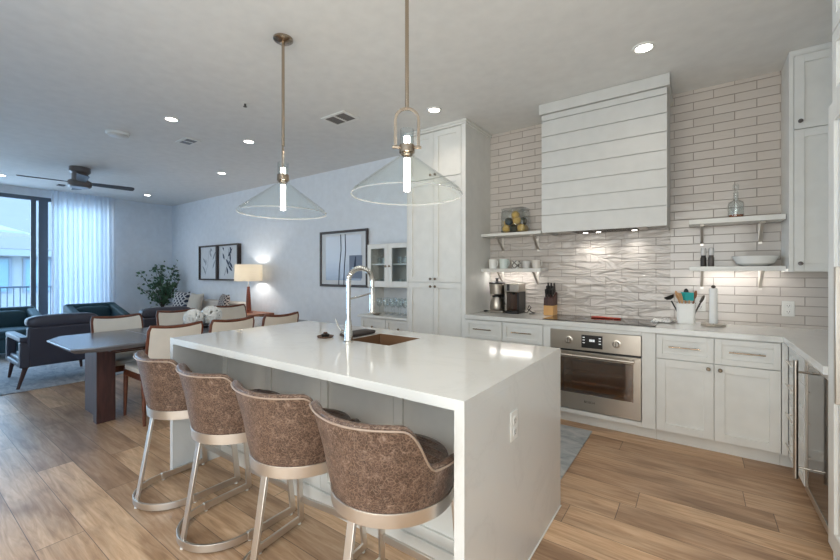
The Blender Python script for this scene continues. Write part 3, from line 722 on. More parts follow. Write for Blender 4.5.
# countertop run
ct = MB(); z0, z1 = .874, .914
poly = [(-1.992, 3.6), (.485, 3.6), (.485, 2.58), (1.128, 2.58), (1.128, 4.249), (-1.992, 4.249)]
ct.prism(poly, z0, z1)
tag(ct.build('kitchen_countertop', 'quartz', smooth=False, bevel=.002), 'white quartz L-shaped countertop along the tiled kitchen wall', 'countertop')
ck = thing('cooktop', 'black glass induction cooktop set in the counter over the oven', 'cooktop', (-.725, 3.92, .914))
MB().box(-1.185, 3.665, .9142, -.27, 4.185, .92).build('glass_surface', 'blackglass', ck, bevel=.002)
q = MB()
for x, y, r in ((-1.0, 3.8, .08), (-.99, 4.03, .1), (-.5, 4.03, .08), (-.48, 3.8, .1), (-.74, 3.95, .12)): q.lathe([(r, 0), (r - .003, 0), (r - .003, .0004), (r, .0004)], x, y, .92, 40, (False, False))
q.build('burner_rings', P('burner_grey', (100, 96, 92), .4), ck)
# spoon rest / utensil on cooktop
t = thing('spoon_rest', 'flat red-orange silicone spoon rest lying on the black cooktop', 'spoon rest', (-.72, 4.03, .9205))
q = MB(); q.cushion(-.83, 3.99, .9206, -.70, 4.07, .936, 3); q.build('bowl', 'red', t)
MB().box(-.72, 4.005, .921, -.57, 4.04, .933).build('handle', 'red', t, bevel=.004)
# tea towel
q = MB(); G = []
for i in range(13):
    r_ = []
    for j in range(13):
        x = -.33 + .15 * i / 12; y = 3.99 + .2 * j / 12; z = .9215 + .028 * max(0, mnoise.noise(Vector((x * 14, y * 14, 3)))) + .012 * (0 if (i in (0, 12) or j in (0, 12)) else 1)
        r_.append((x + (.04 - .08 * 0) * (j / 12), y, z))
    G.append(r_)
q.grid(G); tag(q.build('tea_towel', 'towel', solid=.004), 'crumpled white printed tea towel right of the cooktop', 'towel')

# hood
hx0, hx1, hy, hz0 = -1.228, -.195, 3.775, 1.741
hd = thing('range_hood', 'tall white shiplap range hood above the cooktop', 'range hood', ((hx0 + hx1) / 2, 4.0, hz0))
q = MB(); gz = 1.906; edges = [hz0] + [gz + .1525 * k for k in range(7)] + [2.884]
for a, b in zip(edges[:-1], edges[1:]):
    q.box(hx0, hy, a + .004 if a != hz0 else a, hx1, hy + .016, b - .004)
q.build('shiplap_front', 'hood', hd, smooth=False, bevel=.0015)
q = MB(); q.box(hx0, hy + .0165, hz0, hx0 + .018, 4.249, 2.95); q.box(hx1 - .018, hy + .0165, hz0, hx1, 4.249, 2.95); q.box(hx0 + .018, hy + .0165, hz0 + .03, hx1 - .018, hy + .028, 2.95)
q.build('hood_sides', 'hood', hd, smooth=False)
q = MB(); o = .0
q.box(hx0 - .02, hy - .022, 2.885, hx1 + .02, 4.249, HC - .002)
q.build('crown_moulding', 'hood', hd, smooth=False, bevel=.004)
MB().box(hx0 + .018, hy + .024, hz0 + .03, hx1 - .018, 4.249, hz0 + .04).build('underside_panel', 'hood', hd, smooth=False)
ins = MB().box(-1.05, 3.86, hz0 + .012, -.36, 4.18, hz0 + .03).build('vent_insert', 'steel', hd, bevel=.003)
q = MB()
for i in range(22): y = 3.9 + i * .012; q.box(-.98, y, hz0 + .009, -.43, y + .004, hz0 + .012)
q.build('grease_filter', 'darksteel', ins, smooth=False)
HL = [(-.90, 4.12), (-.78, 4.12), (-.47, 4.12)]
for x, y in HL:
    MB().lathe([(.022, 0), (.022, -.004), (.001, -.004)], x, y, hz0 + .012, 20).build('hood_light', 'lens', hd)
    light('hood_lamp', 'SPOT', (x, y, hz0 - .0), 3.4, (1, .96, .9), spot_size=radians(130), spot_blend=.9, shadow_soft_size=.02)

# pantry
PF = 3.64
pn = thing('pantry_cabinet', 'tall white floor-to-ceiling pantry cabinet with six framed doors', 'cabinet', (-2.38, 3.95, 0))
MB().box(-2.772, PF + .021, .1, -1.992, 4.249, 2.945).build('carcass', 'cab', pn, smooth=False)
MB().box(-2.772, PF + .07, 0, -1.992, PF + .09, .1).build('toe_kick', 'cab', pn, smooth=False)
q = MB(); q.box(-2.044, PF, .1, -1.992, PF + .021, 2.945); q.box(-2.772, PF, .1, -2.757, PF + .021, 2.945); q.build('face_frame', 'cab', pn, smooth=False)
q = MB(); q.box(-2.775, PF - .012, 2.935, -1.982, 4.249, 2.96); q.box(-2.775, PF - .024, 2.96, -1.972, 4.249, HC - .002); q.build('crown_moulding', 'cab', pn, smooth=False, bevel=.004)
for r, (a, b) in enumerate(((.108, 1.242), (1.25, 2.405), (2.413, 2.93))):
    for c, x in enumerate((-2.754, -2.4)):
        d = shaker(T(x, PF, a), .351, b - a).build('door', 'cab', pn, smooth=False, bevel=.0015)
        kx = x + .351 - .03 if c == 0 else x + .03
        kz = (1.2, 1.285, 2.45)[r]
        knob(T(kx, PF, kz)).build('knob', 'knobmetal', d)

# hutch beside the pantry
HXa, HXb = -3.665, -2.778
hb = thing('buffet_cabinet', 'low grey-white buffet cabinet left of the pantry under the glass-door cabinet', 'cabinet', (-3.2, 4.0, 0))
MB().box(HXa + .02, 3.79, .08, HXb, 4.249, .77).build('carcass', 'cab', hb, smooth=False)
MB().box(HXa + .02, 3.83, 0, HXb, 3.85, .08).build('toe_kick', 'cab', hb, smooth=False)
MB().box(HXa - .02, 3.745, .77, HXb, 4.249, .80).build('top', 'cab', hb, bevel=.004)
for i in range(2):
    w = (HXb - HXa - .02) / 2; x = HXa + .02 + i * w
    d = shaker(T(x + .003, 3.77, .55), w - .006, .21, .04).build('drawer', 'cab', hb, smooth=False, bevel=.0015)
    knob(T(x + w / 2, 3.77, .655)).build('knob', 'knobmetal', d)
    shaker(T(x + .003, 3.77, .09), w - .006, .45).build('door', 'cab', hb, smooth=False, bevel=.0015)
HXb = -2.93
hu = thing('glass_door_cabinet', 'small white wall cabinet with two glass doors left of the pantry', 'cabinet', (-3.3, 4.08, 1.16))
q = MB(); q.box(HXa, 3.94, 1.16, HXa + .018, 4.249, 1.74); q.box(HXb - .018, 3.94, 1.16, HXb, 4.249, 1.74); q.box(HXa + .018, 3.94, 1.16, HXb - .018, 4.249, 1.178); q.box(HXa + .018, 3.94, 1.722, HXb - .018, 4.249, 1.74); q.box(HXa + .018, 4.235, 1.178, HXb - .018, 4.249, 1.722)
q.build('carcass', 'cabin', hu, smooth=False)
MB().box(HXa + .018, 3.96, 1.46, HXb - .018, 4.235, 1.476).build('shelf', 'cab', hu, smooth=False)
w = (HXb - HXa) / 2
for i in range(2):
    x = HXa + i * w + .002; ww_ = w - .004; q = MB(T(x, 3.92, 1.163)); h = .574; s_ = .06
    q.box(0, 0, 0, s_, .02, h); q.box(ww_ - s_, 0, 0, ww_, .02, h); q.box(s_, 0, 0, ww_ - s_, .02, s_ + .02); q.box(s_, 0, h - s_, ww_ - s_, .02, h)
    d = q.build('door', 'cab', hu, smooth=False, bevel=.002)
    MB(T(x, 3.92, 1.163)).box(s_, .009, s_ + .02, ww_ - s_, .012, h - s_).build('pane', 'pane', d, smooth=False)
    knob(T(x + (ww_ - .03 if i == 0 else .03), 3.92, 1.44)).build('knob', 'knobmetal', d)
q = MB(); q.box(HXa, 3.95, .8005, HXa + .018, 4.249, 1.159)
sidep = q.build('side_panel', 'cab', hb, smooth=False)
def wine_glass(label, k=1):
    t = thing('wine_glass', label, 'wine glass', (0, 0, 0), 'wine glasses on the buffet')
    MB().lathe([(.001, .002), (.034, .002), (.033, .005), (.006, .009), (.0035, .02), (.0035, .085), (.008, .095)], n=20).build('stem', 'thin', t)
    MB().lathe([(.004, .093), (.03, .115), (.039, .15), (.037, .19), (.031, .215), (.029, .215), (.035, .19), (.037, .15), (.028, .117), (.002, .097)], n=20, caps=(False, False)).build('bowl', 'thin', t)
    return t
glab = 'clear stemmed wine glass standing in the rows on the buffet under the glass doors'
wg = wine_glass(glab); wg.location = (-3.5, 3.98, .8005)
for i, (x, y) in enumerate([(-3.39, 3.98), (-3.28, 3.98), (-3.17, 3.98), (-3.06, 3.98), (-2.95, 3.98), (-3.45, 4.1), (-3.34, 4.1), (-3.23, 4.1), (-3.12, 4.1), (-3.01, 4.1), (-2.9, 4.1)]): dup(wg, (x, y, .8005), 0, glab)
def tumbler(label, x, y, z, first=[None]):
    if first[0] is None:
        o = MB().lathe([(.001, .004), (.028, .004), (.034, .09), (.036, .09), (.031, 0), (.001, 0)], n=20, caps=(False, False)).build('drinking_glass', 'thin'); first[0] = o
    else: o = first[0].copy(); COL.objects.link(o)
    o.location = (x, y, z); tag(o, label, 'glass', 'tumblers behind the glass doors'); return o
for z, s in ((1.4765, 'upper'), (1.1785, 'lower')):
    for x in (-3.57, -3.49, -3.41, -3.20, -3.12, -3.04): tumbler(f'clear tumbler on the {s} shelf behind the glass doors', x, 4.06, z)
t = tag(MB().lathe([(.001, .004), (.03, .004), (.055, .03), (.058, .03), (.034, 0), (.001, 0)], -3.42, 3.83, .8005, 24, (False, False)).build('trinket_dish', 'steel'), 'small silver dish at the front of the buffet top', 'dish')

# shelves and brackets
def shelf(x0, x1, zt, y0, name, label, bx, th=.035):
    t = thing('wall_shelf', label, 'shelf', ((x0 + x1) / 2, (y0 + 4.249) / 2, zt - th), 'floating kitchen shelves')
    b_ = MB().box(x0, y0, zt - th, x1, 4.249, zt)
    if th < .03: b_.box(x0, y0 + .0005, zt - .038, x1, y0 + .018, zt - th + .002)
    b_.build('board', P('shelf_quartz', (220, 219, 214), .25), t, smooth=False, bevel=.003)
    for x in bx:
        q = MB(); zb = zt - th
        q.box(x - .012, 4.243, zb - .17, x + .012, 4.2495, zb); q.box(x - .012, y0 + .045, zb - .006, x + .012, 4.243, zb)
        q.tube([(x, 4.24, zb - .15), (x, 4.2, zb - .11), (x, 4.14, zb - .055), (x, y0 + .08, zb - .008)], 0, sect=[(-.011, -.003), (.011, -.003), (.011, .003), (-.011, .003)], up=(0, 1, .6))
        q.cyl((x - .014, y0 + .05, zb - .008), (x + .014, y0 + .05, zb - .008), .008, n=12)
        q.build('bracket', 'nickel', t, bevel=.001)
    return t
shelf(-1.99, -1.31, 1.79, 4.0, '', 'upper left white wall shelf holding the fruit jar beside the hood', (-1.83, -1.42), .03)
shelf(-1.99, -1.31, 1.4, 4.0, '', 'lower left white wall shelf holding a row of cups', (-1.83, -1.42), .025)
shelf(-.05, .553, 1.80, 4.0, '', 'upper right white wall shelf holding the glass decanter', (.04, .43), .04)
shelf(-.05, .553, 1.405, 4.0, '', 'lower right white wall shelf holding the white bowl', (.04, .43), .025)
for x0, x1, zz in ((-1.95, -1.42, 1.3748), (-.01, .54, 1.3798)):
    ls = tag(MB().box(x0, 4.13, zz - .004, x1, 4.17, zz).build('led_light_bar', 'strip', smooth=False), 'thin lit light strip fixed under the lower ' + ('left' if x0 < -1 else 'right') + ' wall shelf', 'light strip')
# fruit jar
jx, jy, jz = -1.63, 4.12, 1.7905
t = thing('glass_jar', 'square-shouldered clear glass jar of fruit on the upper left shelf', 'jar', (jx, jy, jz))
J = lambda w, z, r=.03: rr(jx - w, jy - w * .75, jx + w, jy + w * .75, r, jz + z)
MB().rings([J(.13, 0), J(.138, .012), J(.138, .225), J(.128, .245), J(.124, .245), J(.132, .224), J(.132, .014), J(.125, .008)]).build('vessel', 'thin', t)
MB().rings([J(.126, .2455), J(.134, .25), J(.134, .266), J(.12, .272)]).build('lid', 'thin', t)
fb = {}
random.seed(3)
spots = [(-.085, -.048, .05), (.0, -.052, .05), (.085, -.046, .05), (-.08, .044, .05), (.004, .046, .052), (.084, .044, .05),
         (-.06, -.04, .13), (.035, -.044, .132), (-.04, .046, .132), (.055, .04, .13), (.0, .0, .2), (-.09, -.0, .12), (.088, -.01, .125)]
for i, (a, r, z) in enumerate(spots):
    m = 'olive' if i in (1, 3, 6, 9, 12) else 'lemon'
    if m not in fb:
        fb[m] = MB().ball((0, 0, 0), .046, 1, 1, .95, 12).build('decorative_fruit', m); o = fb[m]
    else: o = fb[m].copy(); COL.objects.link(o)
    o.location = (jx + a, jy + r, jz + z - .044)
    tag(o, ('dark green' if m == 'olive' else 'yellow') + ' round fruit inside the glass jar on the upper left shelf', 'fruit', ('dark' if m == 'olive' else 'yellow') + ' fruit in the jar')
# cups
def cup(x, r, h, mat, label, ang):
    t = thing('coffee_cup', label, 'cup', (x, 4.09, 1.4005), 'cups on the lower left shelf')
    MB().lathe([(.001, .005), (r * .8, .005), (r * .93, h), (r, h), (r * .86, .001), (r * .8, 0), (.001, 0)], x, 4.09, 1.4005, 26, (False, False)).build('body', mat, t)
    dx, dy = cos(ang), sin(ang)
    MB().tube([(x + dx * (r * .88 + o_), 4.09 + dy * (r * .88 + o_), 1.4005 + h * z) for o_, z in ((0, .85), (.02, .84), (.03, .55), (.02, .27), (-.004, .24))], .005, 8).build('handle', mat, t)
cup(-1.885, .05, .105, 'white', 'plain white tall mug at the left end of the cup row', radians(-20))
cup(-1.755, .052, .108, P('pale_mint_glaze', (206, 216, 212), .25), 'pale mint tall mug second from the left in the cup row', radians(-15))
cup(-1.615, .046, .085, 'cupmat', 'low patterned cup in the middle of the cup row', radians(-25))
cup(-1.495, .046, .08, P('grey_cup_glaze', (196, 194, 190), .25), 'low greyish cup second from the right in the cup row', radians(200))
cup(-1.385, .047, .088, P('striped_cup_glaze', (212, 206, 198), .25), 'low off-white cup at the right end of the cup row', radians(-20))
# decanter, bowl, bottles
dx_, dy_, dz_ = .265, 4.11, 1.8005
t = thing('glass_decanter', 'clear glass decanter with a little amber liquid on the upper right shelf', 'decanter', (dx_, dy_, dz_))
MB().lathe([(.001, .006), (.046, .006), (.05, .03), (.05, .11), (.045, .13), (.015, .15), (.013, .2), (.016, .21), (.019, .21), (.016, .2), (.018, .152), (.048, .133), (.053, .112), (.053, .02), (.048, 0), (.001, 0)], dx_, dy_, dz_, 30, (False, False)).build('vessel', 'thin', t)
MB().lathe([(.001, 0), (.011, 0), (.012, .015), (.02, .03), (.022, .055), (.014, .07), (.001, .072)], dx_, dy_, dz_ + .211, 20).build('stopper', 'thin', t)
MB().lathe([(.001, .007), (.045, .007), (.049, .027), (.001, .027)], dx_, dy_, dz_, 28).build('liquid', 'amber', t)
tag(MB().lathe([(.001, .01), (.07, .01), (.11, .03), (.135, .075), (.142, .082), (.148, .08), (.118, .022), (.075, 0), (.001, 0)], .385, 4.12, 1.4055, 44, (False, False)).build('serving_bowl', 'white'), 'wide white bowl on the lower right shelf', 'bowl')
for x, m, lb in ((.05, P('dark_pepper', (44, 38, 36), .5), 'tall clear grinder with dark fill, left of the pair beside the white bowl'), (.103, P('grey_salt', (88, 80, 76), .5), 'tall clear grinder with greyish fill, right of the pair beside the white bowl')):
    t = thing('spice_grinder', lb, 'grinder', (x, 4.11, 1.4055))
    MB().lathe([(.001, 0), (.021, 0), (.021, .075), (.017, .08), (.017, .095), (.001, .095)], x, 4.11, 1.4055, 22).build('filled_body', m, t)
    MB().lathe([(.0165, .095), (.0185, .1), (.0185, .15), (.015, .158), (.001, .16)], x, 4.11, 1.4055, 22, (True, True)).build('cap', P('frosted_acrylic', (206, 204, 202), .15), t)

# counter items
def coffee_maker(x, y):
    z = .9145; t = thing('coffee_maker', 'stainless drip coffee maker with glass-handled carafe beside the pantry', 'coffee maker', (x, y, z))
    MB().box(x - .078, y - .1, z, x + .09, y + .1, z + .024).build('base', 'steel', t, bevel=.008)
    MB().box(x - .075, y + .04, z + .03, x + .1, y + .1, z + .3).build('rear_column', 'black', t, bevel=.01)
    q = MB(); q.lathe([(.055, .2), (.078, .205), (.086, .31), (.08, .32), (.001, .322)], x - .01, y - .03, z, 30); q.build('filter_basket', 'steel', t)
    MB().lathe([(.088, .318), (.088, .33), (.03, .345), (.012, .35), (.012, .37), (.022, .38), (.001, .384)], x - .01, y - .03, z, 28).build('lid', 'black', t)
    c = thing('coffee_carafe', 'stainless thermal carafe standing in the drip coffee maker', 'carafe', (x - .01, y - .03, z + .0305))
    MB().lathe([(.001, 0), (.072, 0), (.078, .02), (.074, .08), (.055, .125), (.052, .14), (.001, .14)], x - .01, y - .03, z + .0305, 30).build('body', 'steel', c)
    MB().lathe([(.053, .138), (.054, .155), (.02, .162), (.001, .163)], x - .01, y - .03, z + .0305, 26).build('lid', 'black', c)
    MB().tube([(x + .04, y - .05, z + .165), (x + .095, y - .075, z + .16), (x + .11, y - .08, z + .1), (x + .08, y - .065, z + .05), (x + .058, y - .055, z + .055)], .009, 10).build('handle', 'black', c)
coffee_maker(-1.80, 4.06)
x, y, z = -1.615, 4.07, .9145
t = thing('pod_coffee_machine', 'slim black and steel pod coffee machine right of the drip coffee maker', 'coffee maker', (x, y, z))
MB().box(x - .075, y - .1, z, x + .075, y + .1, z + .03).build('drip_tray', 'black', t, bevel=.006)
MB().box(x - .07, y + .02, z + .03, x + .07, y + .1, z + .23).build('water_tank', P('smoky_brown_plastic', (78, 52, 40), .2), t, bevel=.008)
for s in (-1, 1): MB().box(x + s * .07 - .012, y - .095, z + .03, x + s * .07 + .012, y + .1, z + .24).build('side_panel', 'black' if s > 0 else 'steel', t, bevel=.004)
MB().box(x - .085, y - .105, z + .23, x + .085, y + .1, z + .325).build('brew_head', 'steel', t, bevel=.012)
MB().box(x - .05, y - .112, z + .245, x - .02, y - .1, z + .315).build('front_stripe', 'black', t, bevel=.002)
MB().cyl((x, y - .05, z + .23), (x, y - .05, z + .2), .022, .014, 18).build('spout', 'black', t)
q = MB(); q.tube([(-1.53, 4.14, .9195), (-1.49, 4.1, .922), (-1.46, 4.06, .95), (-1.44, 4.08, .985), (-1.475, 4.12, 1.0), (-1.5, 4.14, .96), (-1.46, 4.17, .922), (-1.41, 4.14, .9195), (-1.40, 4.06, .9195), (-1.44, 4.02, .9195)], .0045, 8)
tag(q.build('power_cord', 'black'), 'black coiled power cord lying right of the pod coffee machine', 'cord')
q = MB(); q.cushion(-1.955, 3.99, .9145, -1.915, 4.03, .935, 3); tag(q.build('coffee_scoop', 'black'), 'small black scoop on the counter left of the drip coffee maker', 'scoop')
# knife block
kx, ky, kz = -1.245, 4.1, .9145
kb = thing('knife_block', 'light wood knife block with dark upper half left of the cooktop', 'knife block', (kx, ky, kz))
q = MB(); q.rings([[(kx - .05, ky - .06, kz), (kx + .05, ky - .06, kz), (kx + .05, ky + .09, kz), (kx - .05, ky + .09, kz)], [(kx - .05, ky - .06, kz + .1), (kx + .05, ky - .06, kz + .1), (kx + .05, ky + .09, kz + .1), (kx - .05, ky + .09, kz + .1)]]); q.build('lower_block', 'beech', kb, bevel=.004)
q = MB(); q.rings([[(kx - .05, ky - .06, kz + .1), (kx + .05, ky - .06, kz + .1), (kx + .05, ky + .09, kz + .1), (kx - .05, ky + .09, kz + .1)], [(kx - .05, ky - .05, kz + .175), (kx + .05, ky - .05, kz + .175), (kx + .05, ky + .09, kz + .235), (kx - .05, ky + .09, kz + .235)]]); q.build('upper_block', 'walnut', kb, bevel=.003)
ki = 0; kn0 = None
for r_, (yy, zz, L) in enumerate(((-.03, .185, .085), (.015, .205, .1), (.06, .224, .11))):
    for c_ in range(3):
        xx = kx - .032 + c_ * .032
        t = thing('kitchen_knife', ('steel-butted dark-handled knife in the ' + ('front', 'middle', 'back')[r_] + ' row of the knife block, ' + ('left', 'centre', 'right')[c_] + ' slot'), 'knife', (xx, ky + yy, kz + zz), 'knives in the block')
        b = MB(); b.bar((xx, ky + yy, kz + zz + .006), (xx, ky + yy - .02, kz + zz + L), .014, .022, (0, 1, 0)); b.build('handle', 'black', t, bevel=.004)
        MB().bar((xx, ky + yy + .001, kz + zz - .05), (xx, ky + yy, kz + zz + .012), .003, .02, (0, 1, 0)).build('blade', 'chrome', t)
# utensil crock
cx, cy, cz = -.073, 4.1, .9145
uc = tag(MB().rings([rr(cx - .062, cy - .062, cx + .062, cy + .062, .02, cz), rr(cx - .07, cy - .07, cx + .07, cy + .07, .02, cz + .175), rr(cx - .064, cy - .064, cx + .064, cy + .064, .018, cz + .175), rr(cx - .056, cy - .056, cx + .056, cy + .056, .018, cz + .008)]).build('utensil_crock', 'white', bevel=.002), 'square white ceramic crock of utensils on the counter right of the cooktop', 'crock')
def utensil(name, label, base, tip, hm, kind, bm_):
    t = thing(name, label, 'utensil', base); b, p = Vector(base), Vector(tip); d = (p - b).normalized()
    MB().tube([b, b.lerp(p, .75)], .006, 8).build('handle', hm, t)
    m = Matrix.Translation(b.lerp(p, .75)) @ d.to_track_quat('Z', 'X').to_matrix().to_4x4()
    L = (p - b).length * .25; q = MB(m)
    if kind == 'spatula': q.tube([(0, 0, -.005), (0, 0, .02), (0, 0, L)], 0, sect=[(-.032, -.004), (.032, -.004), (.032, .004), (-.032, .004)], up=(1, 0, 0))
    elif kind == 'spoon': q.ball((0, 0, L * .55), L * .6, .3, .5, 1, 10)
    else: q.lathe([(.001, -.01), (.03, 0), (.042, .025), (.038, .028), (.026, .006), (.001, -.002)], 0, 0, .02, 20, (False, False))
    q.build('blade' if kind == 'spatula' else 'bowl', bm_, t, bevel=.002 if kind == 'spatula' else 0)
utensil('cooking_ladle', 'black ladle leaning left out of the white crock', (cx - .02, cy - .02, cz + .012), (cx - .135, cy - .01, cz + .25), 'black', 'ladle', 'black')
utensil('wooden_spoon', 'light wooden spoon leaning left in the white crock', (cx, cy + .02, cz + .012), (cx - .075, cy + .03, cz + .27), 'woodlight', 'spoon', 'woodlight')
utensil('wooden_spatula', 'pale wooden spatula in the white crock beside the spoon', (cx + .01, cy - .03, cz + .012), (cx - .045, cy - .05, cz + .262), 'beech', 'spatula', 'woodlight')
utensil('silicone_spatula', 'wide teal spatula standing in the white crock', (cx + .02, cy - .02, cz + .012), (cx + .025, cy - .05, cz + .268), 'woodlight', 'spatula', 'tealplastic')
utensil('silicone_turner', 'second teal turner behind the wide spatula in the white crock', (cx, cy - .01, cz + .012), (cx - .005, cy - .04, cz + .27), 'woodlight', 'spatula', 'tealplastic')
utensil('black_tongs', 'black-tipped utensil standing upright in the white crock', (cx - .01, cy + .03, cz + .012), (cx + .0, cy + .05, cz + .29), 'black', 'spoon', 'black')
utensil('wooden_fork', 'reddish wooden spoon leaning right in the white crock', (cx + .02, cy + .02, cz + .012), (cx + .07, cy + .04, cz + .275), 'tablewood', 'spoon', 'tablewood')
utensil('slotted_turner', 'dark turner leaning far right out of the white crock', (cx + .03, cy - .01, cz + .012), (cx + .125, cy - .03, cz + .24), 'darksteel', 'spoon', 'darksteel')
# paper towel holder
px, py, pz = .115, 4.02, .9145
t = thing('paper_towel_holder', 'steel paper towel holder base and post on the counter under the right shelves', 'paper towel holder', (px, py, pz))
MB().lathe([(.001, 0), (.083, 0), (.085, .006), (.08, .016), (.06, .018), (.001, .012)], px, py, pz, 36).build('base', 'steel', t)
MB().lathe([(.006, .012), (.006, .31), (.014, .316), (.016, .325), (.01, .334), (.001, .335)], px, py, pz, 18).build('post', 'darksteel', t)
tag(MB().lathe([(.014, 0), (.027, 0), (.0275, .004), (.0275, .286), (.027, .29), (.014, .29)], px, py, pz + .019, 30, (False, False)).build('paper_towel_roll', P('paper_white', (232, 231, 228), .9)), 'thin white paper towel roll on the steel post', 'paper towel')
outlet(T(.03, 4.2495, 1.075), 'wall_outlet', 'white power outlet on the tile partly behind the paper towel roll')
outlet(T(.60, 4.2495, 1.065), 'wall_outlet', 'white power outlet on the tile below the upper right cabinet')
t = thing('electric_kettle', 'small dark appliance on the counter against the fridge panel', 'kettle', (.93, 3.75, .9145))
MB().lathe([(.001, 0), (.075, 0), (.075, .02), (.07, .025), (.06, .15), (.045, .175), (.001, .18)], .93, 3.75, .9145, 28).build('body', 'darksteel', t)
MB().lathe([(.044, .176), (.02, .19), (.012, .2), (.001, .202)], .93, 3.75, .9145, 20).build('lid', 'black', t)
MB().tube([(.93, 3.70, 1.08), (.93, 3.62, 1.075), (.93, 3.615, 1.0), (.93, 3.67, .95)], .009, 10).build('handle', 'black', t)

# ------------------------------------------------------------------ right side
uy = 3.92
uc_ = thing('corner_wall_cabinet', 'white upper wall cabinet in the corner right of the shelves', 'cabinet', (.85, 4.08, 1.36))
MB().box(.559, uy + .021, 1.36, 1.128, 4.249, 2.95).build('carcass', 'cab', uc_, smooth=False)
q = MB(); q.box(.559, uy, 1.36, .583, uy + .021, 2.95); q.box(.583, uy, 2.942, 1.128, uy + .021, 2.95); q.build('face_frame', 'cab', uc_, smooth=False)
MB().box(.559, uy, 2.951, 1.128, 4.249, HC - .002).build('top_fascia', 'cab', uc_, smooth=False)
for a, b, kz in ((1.364, 2.397, 1.42), (2.404, 2.94, 2.455)):
    d = shaker(T(.586, uy, a), .30, b - a, .055).build('door', 'cab', uc_, smooth=False, bevel=.0015); knob(T(.617, uy, kz)).build('knob', 'pewter', d)
    d = shaker(T(.889, uy, a), .236, b - a, .055).build('door', 'cab', uc_, smooth=False, bevel=.0015)
RX = .512
dc = thing('drawer_cabinet', 'narrow white four-drawer base cabinet in the corner facing the island', 'cabinet', (.8, 3.36, 0))
MB().box(RX + .021, 3.14, .1, 1.128, 3.6, .873).build('carcass', 'cab', dc, smooth=False)
MB().box(RX + .07, 3.14, 0, RX + .09, 3.6, .1).build('toe_kick', 'cab', dc, smooth=False)
zz = .108
for h in (.2, .2, .19, .155):
    m = T(RX, 3.595, zz, FX); d = shaker(m, .452, h - .004, .04).build('drawer', 'cab', dc, smooth=False, bevel=.0015)
    pull(m @ Matrix.Translation((.226, 0, h - .075)), .2, .034).build('handle', 'nickel', d); zz += h
wc = thing('beverage_cooler', 'undercounter beverage cooler with mirror-like door and long vertical handle', 'refrigerator', (.8, 2.87, 0))
MB().box(RX + .045, 2.595, .09, 1.12, 3.137, .872).build('body', 'black', wc, smooth=False)
MB().box(RX + .06, 2.6, 0.0, RX + .075, 3.13, .09).build('toe_grille', 'darkgap', wc, smooth=False)
m = T(RX + .003, 3.134, .095, FX); q = MB(m); w_, h_ = .534, .775
q.box(0, 0, 0, .035, .04, h_); q.box(w_ - .035, 0, 0, w_, .04, h_); q.box(.035, 0, 0, w_ - .035, .04, .035); q.box(.035, 0, h_ - .035, w_ - .035, .04, h_)
d = q.build('door', 'steel', wc, smooth=False, bevel=.001)
MB(m).box(.035, .004, .035, w_ - .035, .03, h_ - .035).build('window', 'coolglass', d, smooth=False)
q = MB(m); hxx = .12
q.cyl((hxx, -.058, .1), (hxx, -.058, .765), .011, n=16)
for z in (.165, .7): q.cyl((hxx, 0, z), (hxx, -.058, z), .006, n=10)
q.build('handle', 'steel', d)
FRX = .5
fr = thing('panelled_refrigerator', 'tall white panelled refrigerator with long steel handle at the right edge', 'refrigerator', (.8, 2.1, 0))
MB().box(FRX + .03, 1.65, .09, 1.128, 2.57, 2.118).build('body', 'cab', fr, smooth=False)
MB().box(FRX + .05, 1.66, 0, FRX + .07, 2.56, .09).build('toe_grille', 'darkgap', fr, smooth=False)
m = T(FRX, 2.574, .1, FX)
d = shaker(m, .458, 2.02, .09, .03).build('door', 'cab', fr, smooth=False, bevel=.002)
q = MB(m); q.box(.385, -.06, .74, .41, -.045, 1.275)
for z in (.8, 1.22): q.box(.39, -.05, z, .405, 0, z + .02)
q.build('handle', 'steel', d, bevel=.002)
d = shaker(m @ Matrix.Translation((.463, 0, 0)), .458, 2.02, .09, .03).build('door', 'cab', fr, smooth=False, bevel=.002)
fu = thing('overfridge_cabinet', 'white cabinet above the refrigerator reaching the ceiling at the right edge', 'cabinet', (.8, 2.1, 2.125))
MB().box(FRX + .034, 1.65, 2.124, 1.128, 2.576, HC - .002).build('carcass', 'cab', fu, smooth=False)
m = T(FRX + .013, 2.574, 2.128, FX)
for x in (0, .463):
    shaker(m @ Matrix.Translation((x, 0, 0)), .458, .325, .06).build('door', 'cab', fu, smooth=False, bevel=.0015)
    shaker(m @ Matrix.Translation((x, 0, .332)), .458, .515, .06).build('door', 'cab', fu, smooth=False, bevel=.0015)
tag(MB().box(FRX + .02, 2.577, .0, 1.128, 2.592, .872).build('fridge_side_panel', 'cab', smooth=False), 'white end panel between the refrigerator and the beverage cooler', 'panel')

# runner rug
tag(MB().box(-2.35, 2.5, .0, -.72, 3.545, .008).build('runner_rug', 'rugk', bevel=.003), 'grey-blue runner rug on the floor between island and oven', 'rug')

# ------------------------------------------------------------------ dining
dt = thing('dining_table', 'long grey stone-topped dining table on dark wood pedestals', 'dining table', (-4.44, 2.05, 0))
TX0, TX1, TY0, TY1 = -4.95, -3.93, .9, 3.2
def oct_(x0, y0, x1, y1, a, b): return [(x0 + a, y0), (x1 - b * .5, y0), (x1, y0 + b), (x1, y1 - b), (x1 - b * .5, y1), (x0 + a, y1), (x0, y1 - b), (x0, y0 + b)]
MB().rings([[(x, y, .705) for x, y in oct_(TX0 + .04, TY0 + .04, TX1 - .04, TY1 - .04, .22, .14)], [(x, y, .738) for x, y in oct_(TX0, TY0, TX1, TY1, .24, .14)], [(x, y, .75) for x, y in oct_(TX0, TY0, TX1, TY1, .24, .14)]]).build('table_top', 'stone', dt, smooth=False, bevel=.003)
for yy in (1.55, 2.35):
    q = MB().box(TX0 + .01, yy - .004, .7501, TX1 - .01, yy + .004, .7506).build('inlay_line', P('pale_inlay', (150, 150, 152), .3), dt, smooth=False)
